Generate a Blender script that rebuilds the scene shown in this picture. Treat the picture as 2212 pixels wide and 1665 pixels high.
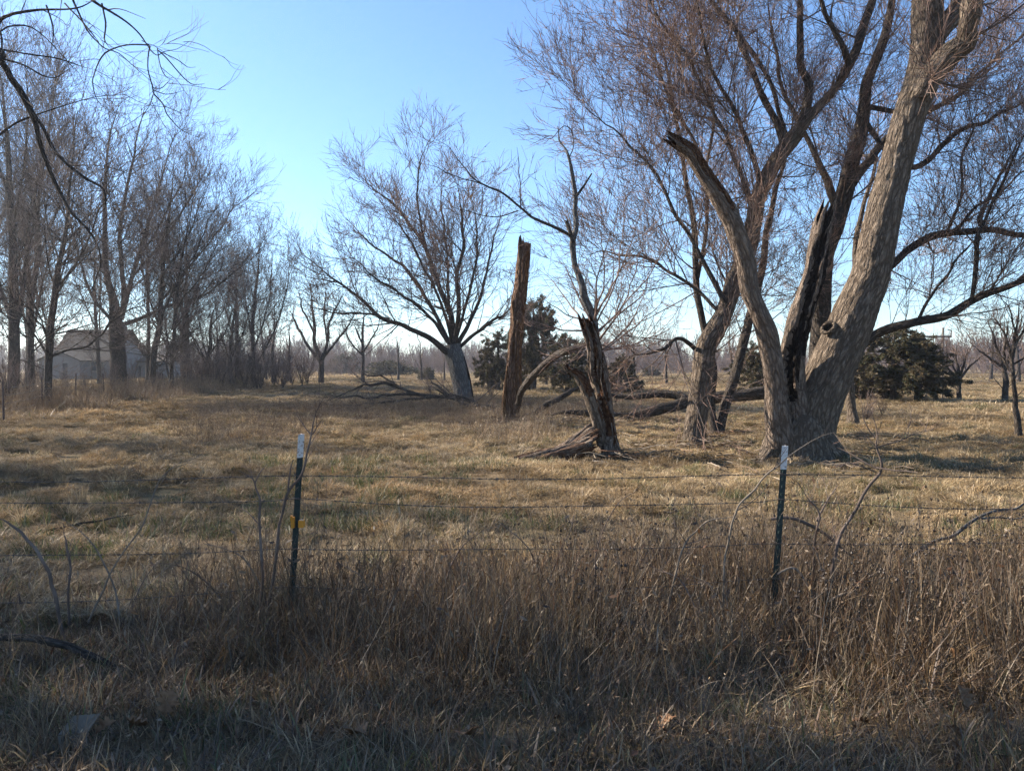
import bpy, math
import numpy as np
from mathutils import Vector

# ------------------------------------------------------------------ camera, sky, sun
for o in list(bpy.data.objects):
    bpy.data.objects.remove(o, do_unlink=True)
SC = bpy.context.scene
COL = SC.collection
F, CX, CY, HZ, CH = 1664.0, 1106.0, 832.5, 790.0, 1.8      # photo metrics at 2212 px wide
PITCH = math.atan((CY - HZ) / F)
cam_d = bpy.data.cameras.new('camera')
cam_d.sensor_width = 36.0
cam_d.lens = 36.0 * F / 2212.0
cam_d.clip_start = 0.05
cam_d.clip_end = 6000
cam = bpy.data.objects.new('camera', cam_d)
cam.location = (0, 0, CH)
cam.rotation_euler = (math.pi / 2 - PITCH, 0, 0)
COL.objects.link(cam)
SC.camera = cam

SUN_AZ = math.radians(67)      # to the left of the view direction
SUN_EL = math.radians(30)
world = bpy.data.worlds.new('World')
SC.world = world
world.use_nodes = True
wn = world.node_tree.nodes
wn.clear()
sky = wn.new('ShaderNodeTexSky')
sky.sky_type = 'NISHITA'
sky.sun_disc = False
sky.sun_elevation = SUN_EL
sky.sun_rotation = -SUN_AZ
sky.altitude = 200
sky.air_density = 1.0
sky.dust_density = 0.05
sky.ozone_density = 5.2
bg = wn.new('ShaderNodeBackground')
bg.inputs['Strength'].default_value = 0.086
wo = wn.new('ShaderNodeOutputWorld')
world.node_tree.links.new(sky.outputs[0], bg.inputs[0])
world.node_tree.links.new(bg.outputs[0], wo.inputs[0])

sun_d = bpy.data.lights.new('sun', 'SUN')
sun_d.energy = 5.0
sun_d.angle = math.radians(0.53)
sun_d.color = (1.0, 0.90, 0.77)
sun = bpy.data.objects.new('sun', sun_d)
sdir = Vector((-math.sin(SUN_AZ) * math.cos(SUN_EL), math.cos(SUN_AZ) * math.cos(SUN_EL), math.sin(SUN_EL)))
sun.rotation_euler = (-sdir).to_track_quat('-Z', 'Y').to_euler()
sun.location = (-20, 10, 30)
COL.objects.link(sun)
vs = SC.view_settings
vs.view_transform = 'Standard'
vs.look = 'None'
vs.exposure = 1.66
vs.gamma = 1.0
vs.use_curve_mapping = False
SC.cycles.max_bounces = 4
SC.cycles.diffuse_bounces = 2
SC.cycles.glossy_bounces = 1
SC.cycles.transmission_bounces = 2
SC.cycles.adaptive_threshold = 0.022
SC.cycles.use_denoising = True
SC.cycles.denoising_prefilter = 'NONE'
SC.cycles.debug_use_spatial_splits = True
SC.cycles.transparent_max_bounces = 4

# ------------------------------------------------------------------ helpers
RNG = np.random.default_rng(11)
_cp, _sp = math.cos(PITCH), math.sin(PITCH)


def P(px, py, D):
    a = (px - CX) / F
    b = (CY - py) / F
    d = np.array([a, _cp + b * _sp, -_sp + b * _cp])
    return np.array([0, 0, CH]) + d * (D / d[1])


def GD(py):
    """depth of flat ground seen at row py"""
    b = (CY - py) / F
    return -CH / ((-_sp + b * _cp) / (_cp + b * _sp))


def _h(i, j, k, seed):
    n = (i.astype(np.int64) * 374761393 + j.astype(np.int64) * 668265263 + k.astype(np.int64) * 1442695041 + seed * 974634777) & 0xFFFFFFFF
    n = ((n ^ (n >> 13)) * 1274126177) & 0xFFFFFFFF
    n = ((n ^ (n >> 16)) * 2246822519) & 0xFFFFFFFF
    n = n ^ (n >> 15)
    return (n & 0xFFFF) / 32767.5 - 1.0


def vnoise(x, y, z=None, seed=0):
    x = np.asarray(x, float); y = np.asarray(y, float)
    z = np.zeros_like(x) if z is None else np.asarray(z, float)
    xi, yi, zi = np.floor(x), np.floor(y), np.floor(z)
    fx, fy, fz = x - xi, y - yi, z - zi
    fx, fy, fz = [f * f * (3 - 2 * f) for f in (fx, fy, fz)]
    xi, yi, zi = xi.astype(np.int64), yi.astype(np.int64), zi.astype(np.int64)
    r = 0
    for a in (0, 1):
        for b in (0, 1):
            for c in (0, 1):
                w = (fx if a else 1 - fx) * (fy if b else 1 - fy) * (fz if c else 1 - fz)
                r = r + w * _h(xi + a, yi + b, zi + c, seed)
    return r


def ground_h(x, y):
    x = np.asarray(x, float); y = np.asarray(y, float)
    r = np.hypot(x, y)
    near = np.clip(1.3 - r / 60.0, 0, 1)
    h = 0.035 * vnoise(x * 0.4, y * 0.4, seed=3) * near
    h = h + 0.10 * vnoise(x * 0.11, y * 0.11, seed=5) * np.clip(r / 20, 0, 1)
    # gentle rise at the roadside verge under the camera, low far swells
    h = h + 0.10 * np.clip((4.2 - y) / 2.0, 0, 1)
    far = np.clip((r - 230) / 160.0, 0, 1)
    h = h + far * far * (3 - 2 * far) * (3.0 + 2.0 * vnoise(x * 0.008, y * 0.008, seed=9))
    return h


def nrm(v):
    return v / np.maximum(np.linalg.norm(v, axis=-1, keepdims=True), 1e-9)


class Geo:
    def __init__(self):
        self.v, self.q, self.t, self.n = [], [], [], 0
        self.a = []      # per-vertex vec3 attribute
        self.qm, self.tm = [], []

    def add(self, v, q=None, t=None, a=None, m=0):
        v = np.asarray(v, float).reshape(-1, 3)
        if q is not None and len(q):
            q = np.asarray(q, np.int64).reshape(-1, 4)
            self.q.append(q + self.n); self.qm.append(np.full(len(q), m))
        if t is not None and len(t):
            t = np.asarray(t, np.int64).reshape(-1, 3)
            self.t.append(t + self.n); self.tm.append(np.full(len(t), m))
        self.a.append(np.zeros((len(v), 3)) if a is None else np.broadcast_to(np.asarray(a, float), (len(v), 3)))
        self.v.append(v)
        self.n += len(v)
        return self

    def mesh(self, name, mats, attr=None, origin=(0, 0, 0), smooth=True):
        v = np.concatenate(self.v) - np.asarray(origin, float)
        q = np.concatenate(self.q) if self.q else np.zeros((0, 4), np.int64)
        t = np.concatenate(self.t) if self.t else np.zeros((0, 3), np.int64)
        me = bpy.data.meshes.new(name)
        me.vertices.add(len(v))
        me.vertices.foreach_set('co', v.astype(np.float32).ravel())
        nl = q.size + t.size
        me.loops.add(nl)
        me.loops.foreach_set('vertex_index', np.concatenate([q.ravel(), t.ravel()]).astype(np.int32))
        nf = len(q) + len(t)
        me.polygons.add(nf)
        st = np.concatenate([np.arange(len(q)) * 4, q.size + np.arange(len(t)) * 3]).astype(np.int32)
        me.polygons.foreach_set('loop_start', st)
        mi = np.concatenate([np.concatenate(self.qm) if self.qm else np.zeros(0), np.concatenate(self.tm) if self.tm else np.zeros(0)]).astype(np.int32)
        me.polygons.foreach_set('material_index', mi)
        me.polygons.foreach_set('use_smooth', np.full(nf, bool(smooth)))
        for m in (mats if isinstance(mats, (list, tuple)) else [mats]):
            me.materials.append(m)
        if attr:
            at = me.attributes.new(attr, 'FLOAT_VECTOR', 'POINT')
            at.data.foreach_set('vector', np.concatenate(self.a).astype(np.float32).ravel())
        me.update(calc_edges=True)
        return me


def link(name, data, parent=None, label=None, cat=None, group=None, kind=None, loc=None):
    o = bpy.data.objects.new(name, data)
    COL.objects.link(o)
    if parent is not None:
        o.parent = parent
    if loc is not None:
        o.location = loc
    if label: o['label'] = label
    if cat: o['category'] = cat
    if group: o['group'] = group
    if kind: o['kind'] = kind
    return o


def empty(name, loc, label, cat, group=None):
    o = link(name, None, None, label, cat, group, None, tuple(loc))
    o.empty_display_size = 0.2
    return o


def copy_tree(o, parent=None):
    c = o.copy()
    COL.objects.link(c)
    c.parent = parent
    for ch in list(o.children):
        copy_tree(ch, c)
    return c


# ------------------------------------------------------------------ materials
class NT:
    def __init__(self, name):
        self.m = bpy.data.materials.new(name)
        self.m.use_nodes = True
        self.t = self.m.node_tree
        self.t.nodes.clear()
        self.out = self.t.nodes.new('ShaderNodeOutputMaterial')

    def n(self, typ, **kw):
        nd = self.t.nodes.new(typ)
        for k, v in kw.items():
            if k.startswith('i_'):
                nd.inputs[k[2:]].default_value = v
            else:
                setattr(nd, k, v)
        return nd

    def l(self, a, b):
        self.t.links.new(a, b)

    def ramp(self, fac, stops):
        r = self.n('ShaderNodeValToRGB')
        e = r.color_ramp.elements
        while len(e) < len(stops):
            e.new(0.5)
        for el, (p, c) in zip(e, stops):
            el.position = p
            el.color = (*c, 1)
        self.l(fac, r.inputs[0])
        return r.outputs[0]

    def noise(self, vec, scale, detail=4, rough=0.55):
        nd = self.n('ShaderNodeTexNoise', i_Scale=scale, i_Detail=detail, i_Roughness=rough)
        if vec is not None:
            self.l(vec, nd.inputs['Vector'])
        return nd.outputs[0]

    def mix(self, fac, a, b, typ='MIX'):
        nd = self.n('ShaderNodeMix', data_type='RGBA', blend_type=typ)
        for s, v in ((nd.inputs[0], fac), (nd.inputs[6], a), (nd.inputs[7], b)):
            if isinstance(v, (int, float)):
                s.default_value = v
            elif isinstance(v, tuple):
                s.default_value = (*v, 1)
            else:
                self.l(v, s)
        return nd.outputs[2]

    def math(self, op, a, b=0.0):
        nd = self.n('ShaderNodeMath', operation=op)
        for s, v in zip(nd.inputs, (a, b)):
            if isinstance(v, (int, float)):
                s.default_value = v
            else:
                self.l(v, s)
        return nd.outputs[0]

    def bump(self, h, strength, dist):
        b = self.n('ShaderNodeBump', i_Strength=strength, i_Distance=dist)
        self.l(h, b.inputs['Height'])
        return b.outputs[0]

    def principled(self, col, rough=0.9, normal=None, spec=0.2, metal=0.0):
        p = self.n('ShaderNodeBsdfPrincipled', i_Roughness=rough, i_Metallic=metal)
        p.inputs['Specular IOR Level'].default_value = spec
        if isinstance(col, tuple):
            p.inputs['Base Color'].default_value = (*col, 1)
        else:
            self.l(col, p.inputs['Base Color'])
        if normal is not None:
            self.l(normal, p.inputs['Normal'])
        return p

    def done(self, shader):
        self.l(shader.outputs[0], self.out.inputs[0])
        return self.m


def bark_mat(name, dark, mid, light, scale=1.0, lichen=None, strength=1.0):
    """furrowed bark: plates parted by cracks at two sizes, blotches and scars over them"""
    t = NT(name)
    vec = t.n('ShaderNodeAttribute', attribute_name='bco').outputs['Vector']
    nz = t.n('ShaderNodeTexNoise', i_Scale=7 * scale, i_Detail=4)
    t.l(vec, nz.inputs['Vector'])
    off = t.n('ShaderNodeVectorMath', operation='MULTIPLY_ADD')
    t.l(nz.outputs['Color'], off.inputs[0])
    off.inputs[1].default_value = (0.13, 0.13, 0.10)
    t.l(vec, off.inputs[2])

    def cracks(sc, sharp):
        v = t.n('ShaderNodeTexVoronoi', feature='DISTANCE_TO_EDGE', i_Scale=sc * scale)
        t.l(off.outputs[0], v.inputs['Vector'])
        return t.math('MINIMUM', t.math('MULTIPLY', v.outputs[0], sharp), 1.0)
    c1, c2 = cracks(12, 4.0), cracks(34, 4.0)
    fine = t.noise(vec, 34 * scale, 6, 0.7)
    big = t.noise(vec, 2.2 * scale, 4, 0.6)
    col = t.ramp(fine, [(0.25, dark), (0.5, mid), (0.78, light)])
    col = t.mix(t.math('MULTIPLY', t.math('SUBTRACT', 1.0, c1), 0.9), col, dark)
    col = t.mix(t.math('MULTIPLY', t.math('SUBTRACT', 1.0, c2), 0.55), col, dark)
    k = tuple(x * .55 for x in mid)
    col = t.mix(t.ramp(big, [(0.42, (0, 0, 0)), (0.62, (0.75, 0.75, 0.75))]), col, t.mix(0.5, col, k))
    col = t.mix(t.ramp(t.noise(vec, 6 * scale, 5, 0.7), [(0.58, (0, 0, 0)), (0.72, (0.45, 0.45, 0.45))]), col, light)
    h = t.math('ADD', t.math('ADD', t.math('MULTIPLY', fine, 0.35), c1), t.math('MULTIPLY', c2, 0.45))
    p = t.principled(col, 0.92, t.bump(h, 1.0 * strength, 0.032), 0.12)
    return t.done(p)


def plain_mat(name, stops, scale=6.0, rough=0.9, bump=0.0, spec=0.15):
    t = NT(name)
    g = t.n('ShaderNodeNewGeometry')
    n = t.noise(g.outputs['Position'], scale, 5, 0.6)
    c = t.ramp(n, stops)
    nr = t.bump(n, bump, 0.02) if bump else None
    return t.done(t.principled(c, rough, nr, spec))


def veg_mat(name, trans=0.35, tint=None, rough=0.75):
    """plants: colour attribute per blade, some per-plant variation, thin translucent sheets"""
    t = NT(name)
    c = t.n('ShaderNodeAttribute', attribute_name='col').outputs['Color']
    oi = t.n('ShaderNodeObjectInfo')
    v = t.math('ADD', t.math('MULTIPLY', oi.outputs['Random'], 0.6), 0.7)
    hs = t.n('ShaderNodeHueSaturation')
    t.l(v, hs.inputs['Value'])
    t.l(c, hs.inputs['Color'])
    c = hs.outputs[0]
    if tint:
        ti = t.n('ShaderNodeAttribute', attribute_name='tint', attribute_type='INSTANCER').outputs['Fac']
        c = t.mix(ti, c, t.mix(1.0, c, tint, 'MULTIPLY'))
    d = t.n('ShaderNodeBsdfDiffuse')
    tr = t.n('ShaderNodeBsdfTranslucent')
    t.l(c, d.inputs[0]); t.l(c, tr.inputs[0])
    mx = t.n('ShaderNodeMixShader', i_Fac=trans)
    t.l(d.outputs[0], mx.inputs[1]); t.l(tr.outputs[0], mx.inputs[2])
    gl = t.n('ShaderNodeBsdfGlossy', i_Roughness=0.55)
    m2 = t.n('ShaderNodeMixShader', i_Fac=0.04)
    t.l(mx.outputs[0], m2.inputs[1]); t.l(gl.outputs[0], m2.inputs[2])
    return t.done(m2)


M = {}
M['maple'] = bark_mat('maple_bark', (0.06, 0.044, 0.032), (0.215, 0.168, 0.125), (0.40, 0.325, 0.255), 1.0)
M['dead'] = bark_mat('dead_wood', (0.065, 0.046, 0.034), (0.26, 0.20, 0.155), (0.46, 0.37, 0.29), 1.1)
M['snag'] = bark_mat('red_brown_dead_wood', (0.055, 0.031, 0.020), (0.22, 0.135, 0.09), (0.38, 0.255, 0.175), 1.0)
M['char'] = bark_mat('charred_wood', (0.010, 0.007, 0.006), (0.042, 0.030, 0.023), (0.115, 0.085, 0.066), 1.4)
M['rot'] = bark_mat('rotten_heartwood', (0.03, 0.014, 0.008), (0.155, 0.074, 0.038), (0.33, 0.19, 0.105), 1.0)
M['rotlight'] = bark_mat('split_wood', (0.09, 0.042, 0.02), (0.28, 0.165, 0.085), (0.46, 0.30, 0.17), 1.0)
M['bark'] = bark_mat('tree_bark', (0.04, 0.032, 0.026), (0.12, 0.098, 0.08), (0.22, 0.185, 0.155), 1.2)
M['greybark'] = bark_mat('grey_bark', (0.07, 0.065, 0.06), (0.19, 0.18, 0.17), (0.30, 0.29, 0.27), 1.0)
M['branch'] = plain_mat('branch_bark', [(0.3, (0.06, 0.046, 0.038)), (0.55, (0.13, 0.098, 0.08)), (0.75, (0.22, 0.175, 0.145))], 4.0)
M['twig'] = plain_mat('twig_bark', [(0.3, (0.12, 0.074, 0.058)), (0.55, (0.21, 0.14, 0.11)), (0.75, (0.31, 0.23, 0.18))], 3.0)
M['rowtwig'] = plain_mat('row_twig_bark', [(0.3, (0.09, 0.066, 0.056)), (0.55, (0.155, 0.117, 0.098)), (0.75, (0.24, 0.19, 0.16))], 3.0)  # darker than twig_bark: the row's backlit look is put into the colour
M['rowbark'] = bark_mat('row_bark', (0.04, 0.033, 0.028), (0.11, 0.09, 0.075), (0.20, 0.17, 0.145), 1.2)
M['fartwig'] = plain_mat('far_twig_bark', [(0.3, (0.09, 0.062, 0.052)), (0.7, (0.19, 0.14, 0.12))], 1.0)

# ------------------------------------------------------------------ tube and bark geometry


def tubes(G, pts, rad, sides=3, m=0):
    """many equal-length branches at once; pts (B,n,3), rad (B,n)"""
    B, n, _ = pts.shape
    if B == 0:
        return
    tg = nrm(np.gradient(pts, axis=1))
    d = nrm(pts[:, -1] - pts[:, 0])
    ref = np.where(np.abs(d[:, 2:3]) < 0.8, np.array([[0, 0, 1.0]]), np.array([[1.0, 0, 0]]))[:, None, :]
    u = nrm(np.cross(tg, np.broadcast_to(ref, tg.shape)))
    w = np.cross(tg, u)
    th = np.arange(sides) * 2 * np.pi / sides
    ring = u[:, :, None, :] * np.cos(th)[None, None, :, None] + w[:, :, None, :] * np.sin(th)[None, None, :, None]
    v = pts[:, :, None, :] + ring * rad[:, :, None, None]
    L = np.concatenate([np.zeros((B, 1)), np.cumsum(np.linalg.norm(np.diff(pts, axis=1), axis=2), axis=1)], axis=1)
    a = np.stack([np.cos(th)[None, None, :] * rad[:, :, None], np.sin(th)[None, None, :] * rad[:, :, None],
                  np.broadcast_to(L[:, :, None] * 0.14, (B, n, sides))], axis=-1)
    idx = np.arange(B * n * sides).reshape(B, n, sides)
    i0, i1 = idx[:, :-1, :], idx[:, 1:, :]
    q = np.stack([i0, np.roll(i0, -1, 2), np.roll(i1, -1, 2), i1], axis=-1).reshape(-1, 4)
    G.add(v, q, a=a.reshape(-1, 3), m=m)


def slivers(G, rng, pts, rad):
    """the thinnest end twigs: one narrow tapering blade each"""
    B = len(pts)
    if B == 0:
        return
    a, b = pts[:, 0], pts[:, -1]
    d = nrm(b - a)
    u = nrm(np.cross(d, rng.normal(0, 1, (B, 3))))
    r0 = rad[:, :1] * 1.35
    v = np.stack([a - u * r0, a + u * r0, b + u * r0 * .45, b - u * r0 * .45], 1)
    G.add(v, np.arange(B * 4).reshape(B, 4))


def catmull(pts, ds):
    pts = np.asarray(pts, float)
    k = len(pts)
    if k == 2:
        pts = np.array([pts[0], (pts[0] + pts[1]) / 2, pts[1]]); k = 3
    ext = np.vstack([2 * pts[:1] - pts[1:2], pts, 2 * pts[-1:] - pts[-2:-1]])
    out = []
    for i in range(k - 1):
        p0, p1, p2, p3 = ext[i:i + 4]
        m = max(2, int(np.linalg.norm((p2 - p1)[:3]) / ds))
        t = (np.arange(m) / m)[:, None]
        out.append(0.5 * ((2 * p1) + (-p0 + p2) * t + (2 * p0 - 5 * p1 + 4 * p2 - p3) * t * t + (-p0 + 3 * p1 - 3 * p2 + p3) * t ** 3))
    out.append(pts[-1:])
    return np.vstack(out)


def resample(pr, n):
    """polyline with radii (k,4) -> n equally spaced samples"""
    L = np.concatenate([[0], np.cumsum(np.linalg.norm(np.diff(pr[:, :3], axis=0), axis=1))])
    s = np.linspace(0, L[-1], n)
    return np.stack([np.interp(s, L, pr[:, i]) for i in range(4)], axis=1), L[-1]


def bark_tube(G, pr, sides=24, ds=0.08, ridge=0.05, lump=0.08, seed=0, flare=0.0, flare_h=0.5, flare_k=5, rag=0.0, groove=None,
              m=0, mg=1, cap=True, ridge_f=9.0, flare_ph=0.3, twist=0.25):
    """a stem with furrowed bark; pr (k,4) points with radii. groove=(theta, halfwidth, depth, s0, s1); theta 0 faces the road"""
    c = catmull(pr, ds)
    c[:, 3] = np.maximum(c[:, 3], 0.002)
    S = np.concatenate([[0], np.cumsum(np.linalg.norm(np.diff(c[:, :3], axis=0), axis=1))])
    n = len(c)
    tg = nrm(np.gradient(c[:, :3], axis=0))
    u = np.zeros((n, 3))
    r0 = np.array([0, -1.0, 0.05])
    for i in range(n):
        r0 = r0 - tg[i] * np.dot(r0, tg[i])
        r0 = r0 / max(np.linalg.norm(r0), 1e-6)
        u[i] = r0
    w = np.cross(tg, u)
    th = np.arange(sides) * 2 * np.pi / sides
    TH, SS = np.meshgrid(th, S)
    sp = SS.copy()
    if rag:
        jag = 0.5 + 0.5 * vnoise(np.cos(th) * 2.3 + 7, np.sin(th) * 2.3, th * 0 + seed, seed=seed + 5)
        jag = jag + 0.35 * (0.5 + 0.5 * vnoise(np.cos(th) * 6 + 3, np.sin(th) * 6, seed=seed + 6))
        k = np.clip((SS / S[-1] - 0.55) / 0.45, 0, 1)
        sp = SS - rag * jag[None, :] * k
    ctr = np.stack([np.interp(sp, S, c[:, i]) for i in range(3)], axis=-1)
    U = np.stack([np.interp(sp, S, u[:, i]) for i in range(3)], axis=-1)
    W = np.stack([np.interp(sp, S, w[:, i]) for i in range(3)], axis=-1)
    R = np.interp(sp, S, c[:, 3])
    cx, sx = np.cos(TH), np.sin(TH)
    rr = R * (1 + lump * vnoise(cx * 1.2 + 11, sx * 1.2, sp / max(0.25, R.mean() * 3), seed=seed))
    Rm = c[:, 3].mean()
    if ridge:
        n1 = vnoise(cx * Rm * ridge_f * 2.2, sx * Rm * ridge_f * 2.2, sp * ridge_f * 0.33, seed=seed + 1)
        n2 = vnoise(cx * Rm * ridge_f * 5, sx * Rm * ridge_f * 5, sp * ridge_f * 0.9, seed=seed + 2)
        rr = rr + ridge * Rm * ((1 - np.abs(n1) * 2) * 0.75 + n2 * 0.45)
    if flare:
        lob = 0.55 + 0.45 * np.cos(flare_k * TH + flare_ph + 0.8 * np.sin(TH * 2 + seed))
        rr = rr + R * flare * np.exp(-sp / flare_h) * lob
    gm = np.zeros_like(TH, bool)
    if groove is not None:
        for (gt, gw, gd, s0, s1) in (groove if isinstance(groove, list) else [groove]):
            ed = gw * (1 + 0.5 * vnoise(sp * 2.3, sp * 0 + seed, seed=seed + 7) + 0.3 * vnoise(sp * 9, sp * 0 + gt, seed=seed + 8))
            dd = np.abs((TH - gt - twist * vnoise(sp * 1.1, sp * 0 + 3, seed=seed + 9) + np.pi) % (2 * np.pi) - np.pi)
            f = sp / S[-1]
            win = np.clip((f - s0) / 0.05, 0, 1) * np.clip((s1 - f) / 0.05, 0, 1)
            k = np.clip((ed - dd) / (0.35 * gw), 0, 1) * win
            rr = rr * (1 - gd * k)
            gm |= k > 0.5
    v = ctr + U * (cx * rr)[..., None] + W * (sx * rr)[..., None]
    a = np.stack([cx * rr, sx * rr, sp * 0.24 + seed * 1.7], axis=-1)
    idx = np.arange(n * sides).reshape(n, sides)
    i0, i1 = idx[:-1], idx[1:]
    q = np.stack([i0, np.roll(i0, -1, 1), np.roll(i1, -1, 1), i1], axis=-1)
    if groove is None:
        G.add(v, q.reshape(-1, 4), a=a.reshape(-1, 3), m=m)
    else:
        base = G.n
        g4 = gm[:-1] | gm[1:]
        qq = q.reshape(-1, 4)
        gf = g4.reshape(-1)
        G.add(v, qq[~gf], a=a.reshape(-1, 3), m=m)
        G.q.append(qq[gf] + base); G.qm.append(np.full(int(gf.sum()), mg))
    if cap:
        # sunken top: an inner ring and a centre lower down
        top = v[-1]
        cen = top.mean(axis=0)
        low = cen - tg[-1] * min(0.5, rag + c[-1, 3] * 0.5)
        inner = cen + (top - cen) * 0.45 - tg[-1] * (0.25 * rag)
        vv = np.vstack([top, inner, low[None]])
        s = sides
        j = np.arange(s); j1 = (j + 1) % s
        G.add(vv, np.stack([j, j1, j1 + s, j + s], 1), np.stack([j + s, j1 + s, np.full(s, 2 * s)], 1),
              a=np.vstack([a[-1], a[-1] * 0.5, a[-1][:1]]), m=mg if groove is not None else m)


# ------------------------------------------------------------------ branch growth


def grow(rng, Pp, R, L, dens, t=(0.15, 1.0), ang=48, av=14, ln=(0.5, 1.2), n=5, up=0.2, wig=0.10, rf=0.55, rmin=0.003, rk=0.012,
         shape=0.5, upb=0.0, tipfrac=0.12, maxk=80):
    B, np_, _ = Pp.shape
    if B == 0:
        return np.zeros((0, n, 3)), np.zeros((0, n)), np.zeros(0)
    k = np.minimum(rng.poisson(np.maximum(L * (t[1] - t[0]) * dens, 0.3)), maxk)
    idx = np.repeat(np.arange(B), k)
    m = len(idx)
    if m == 0:
        return np.zeros((0, n, 3)), np.zeros((0, n)), np.zeros(0)
    tt = rng.uniform(t[0], t[1], m)
    tt = np.where(rng.random(m) < tipfrac, rng.uniform(0.93, 1.0, m), tt)
    f = np.clip(tt * (np_ - 1), 0, np_ - 1.001)
    i = f.astype(int); fr = (f - i)[:, None]
    pos = Pp[idx, i] * (1 - fr) + Pp[idx, i + 1] * fr
    tg = nrm(Pp[idx, i + 1] - Pp[idx, i])
    pr = R[idx, i] * (1 - fr[:, 0]) + R[idx, i + 1] * fr[:, 0]
    ref = np.where(np.abs(tg[:, 2:3]) < 0.85, np.array([[0, 0, 1.0]]), np.array([[1.0, 0, 0]]))
    u = nrm(np.cross(tg, ref)); w = np.cross(tg, u)
    az = rng.uniform(0, 2 * np.pi, m)[:, None]
    perp = u * np.cos(az) + w * np.sin(az)
    if upb:
        perp = perp + np.array([[0, 0, upb]])
        perp = nrm(perp - tg * np.sum(perp * tg, axis=1, keepdims=True))
    a = np.radians((ang + rng.normal(0, av, m)) * (1 - 0.35 * tt))[:, None]
    d = tg * np.cos(a) + perp * np.sin(a)
    length = rng.uniform(ln[0], ln[1], m) * (1 - shape * tt)
    r0 = np.maximum(np.minimum(pr * rf, rk * length ** 1.1 + rmin), rmin)
    st = (length / (n - 1))[:, None]
    out = np.zeros((m, n, 3)); out[:, 0] = pos
    for s in range(1, n):
        d = nrm(d + rng.normal(0, wig, (m, 3)) + np.array([[0, 0, up / (n - 1) * 2]]))
        out[:, s] = out[:, s - 1] + d * st
    rr = r0[:, None] + (rmin * 0.55 - r0[:, None]) * (np.linspace(0, 1, n)[None, :] ** 0.8)
    return out, np.maximum(rr, rmin * 0.4), length


def guide(px, D, dd=0.0, wscale=1.0):
    """[(px,py,width_px),...] -> (k,4); depth runs from D to D+dd along the list"""
    k = len(px)
    out = []
    for i, p in enumerate(px):
        d = D + dd * i / max(1, k - 1) + (p[3] if len(p) > 3 else 0)
        out.append([*P(p[0], p[1], d), p[2] * 0.5 / F * d * wscale])
    return np.array(out)


def wobble(pr, amp, seed):
    """bends a stem gently off its smooth line and tapers its tip"""
    Lt = np.linalg.norm(np.diff(pr[:, :3], axis=0), axis=1).sum()
    c = catmull(pr, max(.12, Lt / 26))
    S = np.concatenate([[0], np.cumsum(np.linalg.norm(np.diff(c[:, :3], axis=0), axis=1))])
    f = S / S[-1]
    a = amp * min(Lt, 6.0) * np.clip(f * 4, 0, 1) * (.35 + .65 * f)
    for k in range(3):
        c[:, k] += a * (vnoise(f * 5.0 + k * 9.1, f * 0 + seed, seed=seed) + .5 * vnoise(f * 13.0 + k * 5.7, f * 0 + seed, seed=seed + 1))
    c[:, 3] *= 1 - .6 * np.clip((f - .75) / .25, 0, 1)
    return c


def build_tree(name, label, base, stems, levels, cat='tree', group=None, seed=1, mats=None, twig_from=2, extra=None):
    """stems: list of (kind, pr, opts). levels: list of grow kwargs (first grows on the stems)."""
    rng = np.random.default_rng(seed)
    mats = mats or (M['bark'], M['branch'], M['twig'])
    base = np.asarray(base, float)
    root = empty(name, base, label, cat, group)
    gp, gr, gl = [], [], []
    for j, (kind, pr, op) in enumerate(stems):
        op = dict(op)
        spawn = op.pop('spawn', True)
        mat = op.pop('mat', mats[0])
        nm = op.pop('label', None)
        wob = op.pop('wob', .022 if spawn else 0)
        if wob:
            pr = wobble(pr, wob, seed * 31 + j)
        G = Geo()
        op.setdefault('sides', 12 if kind == 'trunk' else 8)
        op.setdefault('ds', 0.25)
        op.setdefault('ridge', 0.04)
        op.setdefault('seed', seed * 10 + j)
        bark_tube(G, pr, **op)
        o = link(kind, G.mesh(kind, mat, 'bco', base), root)
        if nm: o['label'] = nm
        if spawn:
            s, L = resample(pr, 16)
            if spawn == 'tip':
                s, L2 = resample(pr[len(pr) // 2:], 16); L = L2
            gp.append(s[:, :3]); gr.append(s[:, 3]); gl.append(L)
    if levels:
        cur = (np.array(gp), np.array(gr), np.array(gl))
        GB, GT = Geo(), Geo()
        for li, lv in enumerate(levels):
            lv = dict(lv)
            sides = lv.pop('sides', 3 if li else 5)
            ex = lv.pop('also', None)
            nx = grow(rng, *cur, **lv)
            if ex:
                n2 = grow(rng, *cur, **dict(lv, **ex))
                nx = tuple(np.concatenate(z_) for z_ in zip(nx, n2))
            cur = nx
            if cur[0].shape[1] == 2:
                slivers(GT, rng, cur[0], cur[1])
            else:
                tubes(GT if li >= twig_from else GB, cur[0], cur[1], sides)
        if GB.n:
            cr = link('crown', GB.mesh('crown', mats[1], 'bco', base), root, kind='stuff')
        if GT.n:
            link('twigs', GT.mesh('twigs', mats[2], None, base), cr, kind='stuff')
    return root


# ------------------------------------------------------------------ ground
def spaced(breaks):
    out = []
    for a, b, s in breaks:
        out.append(np.arange(a, b, s))
    return np.concatenate(out + [np.array([breaks[-1][1]])])


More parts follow.
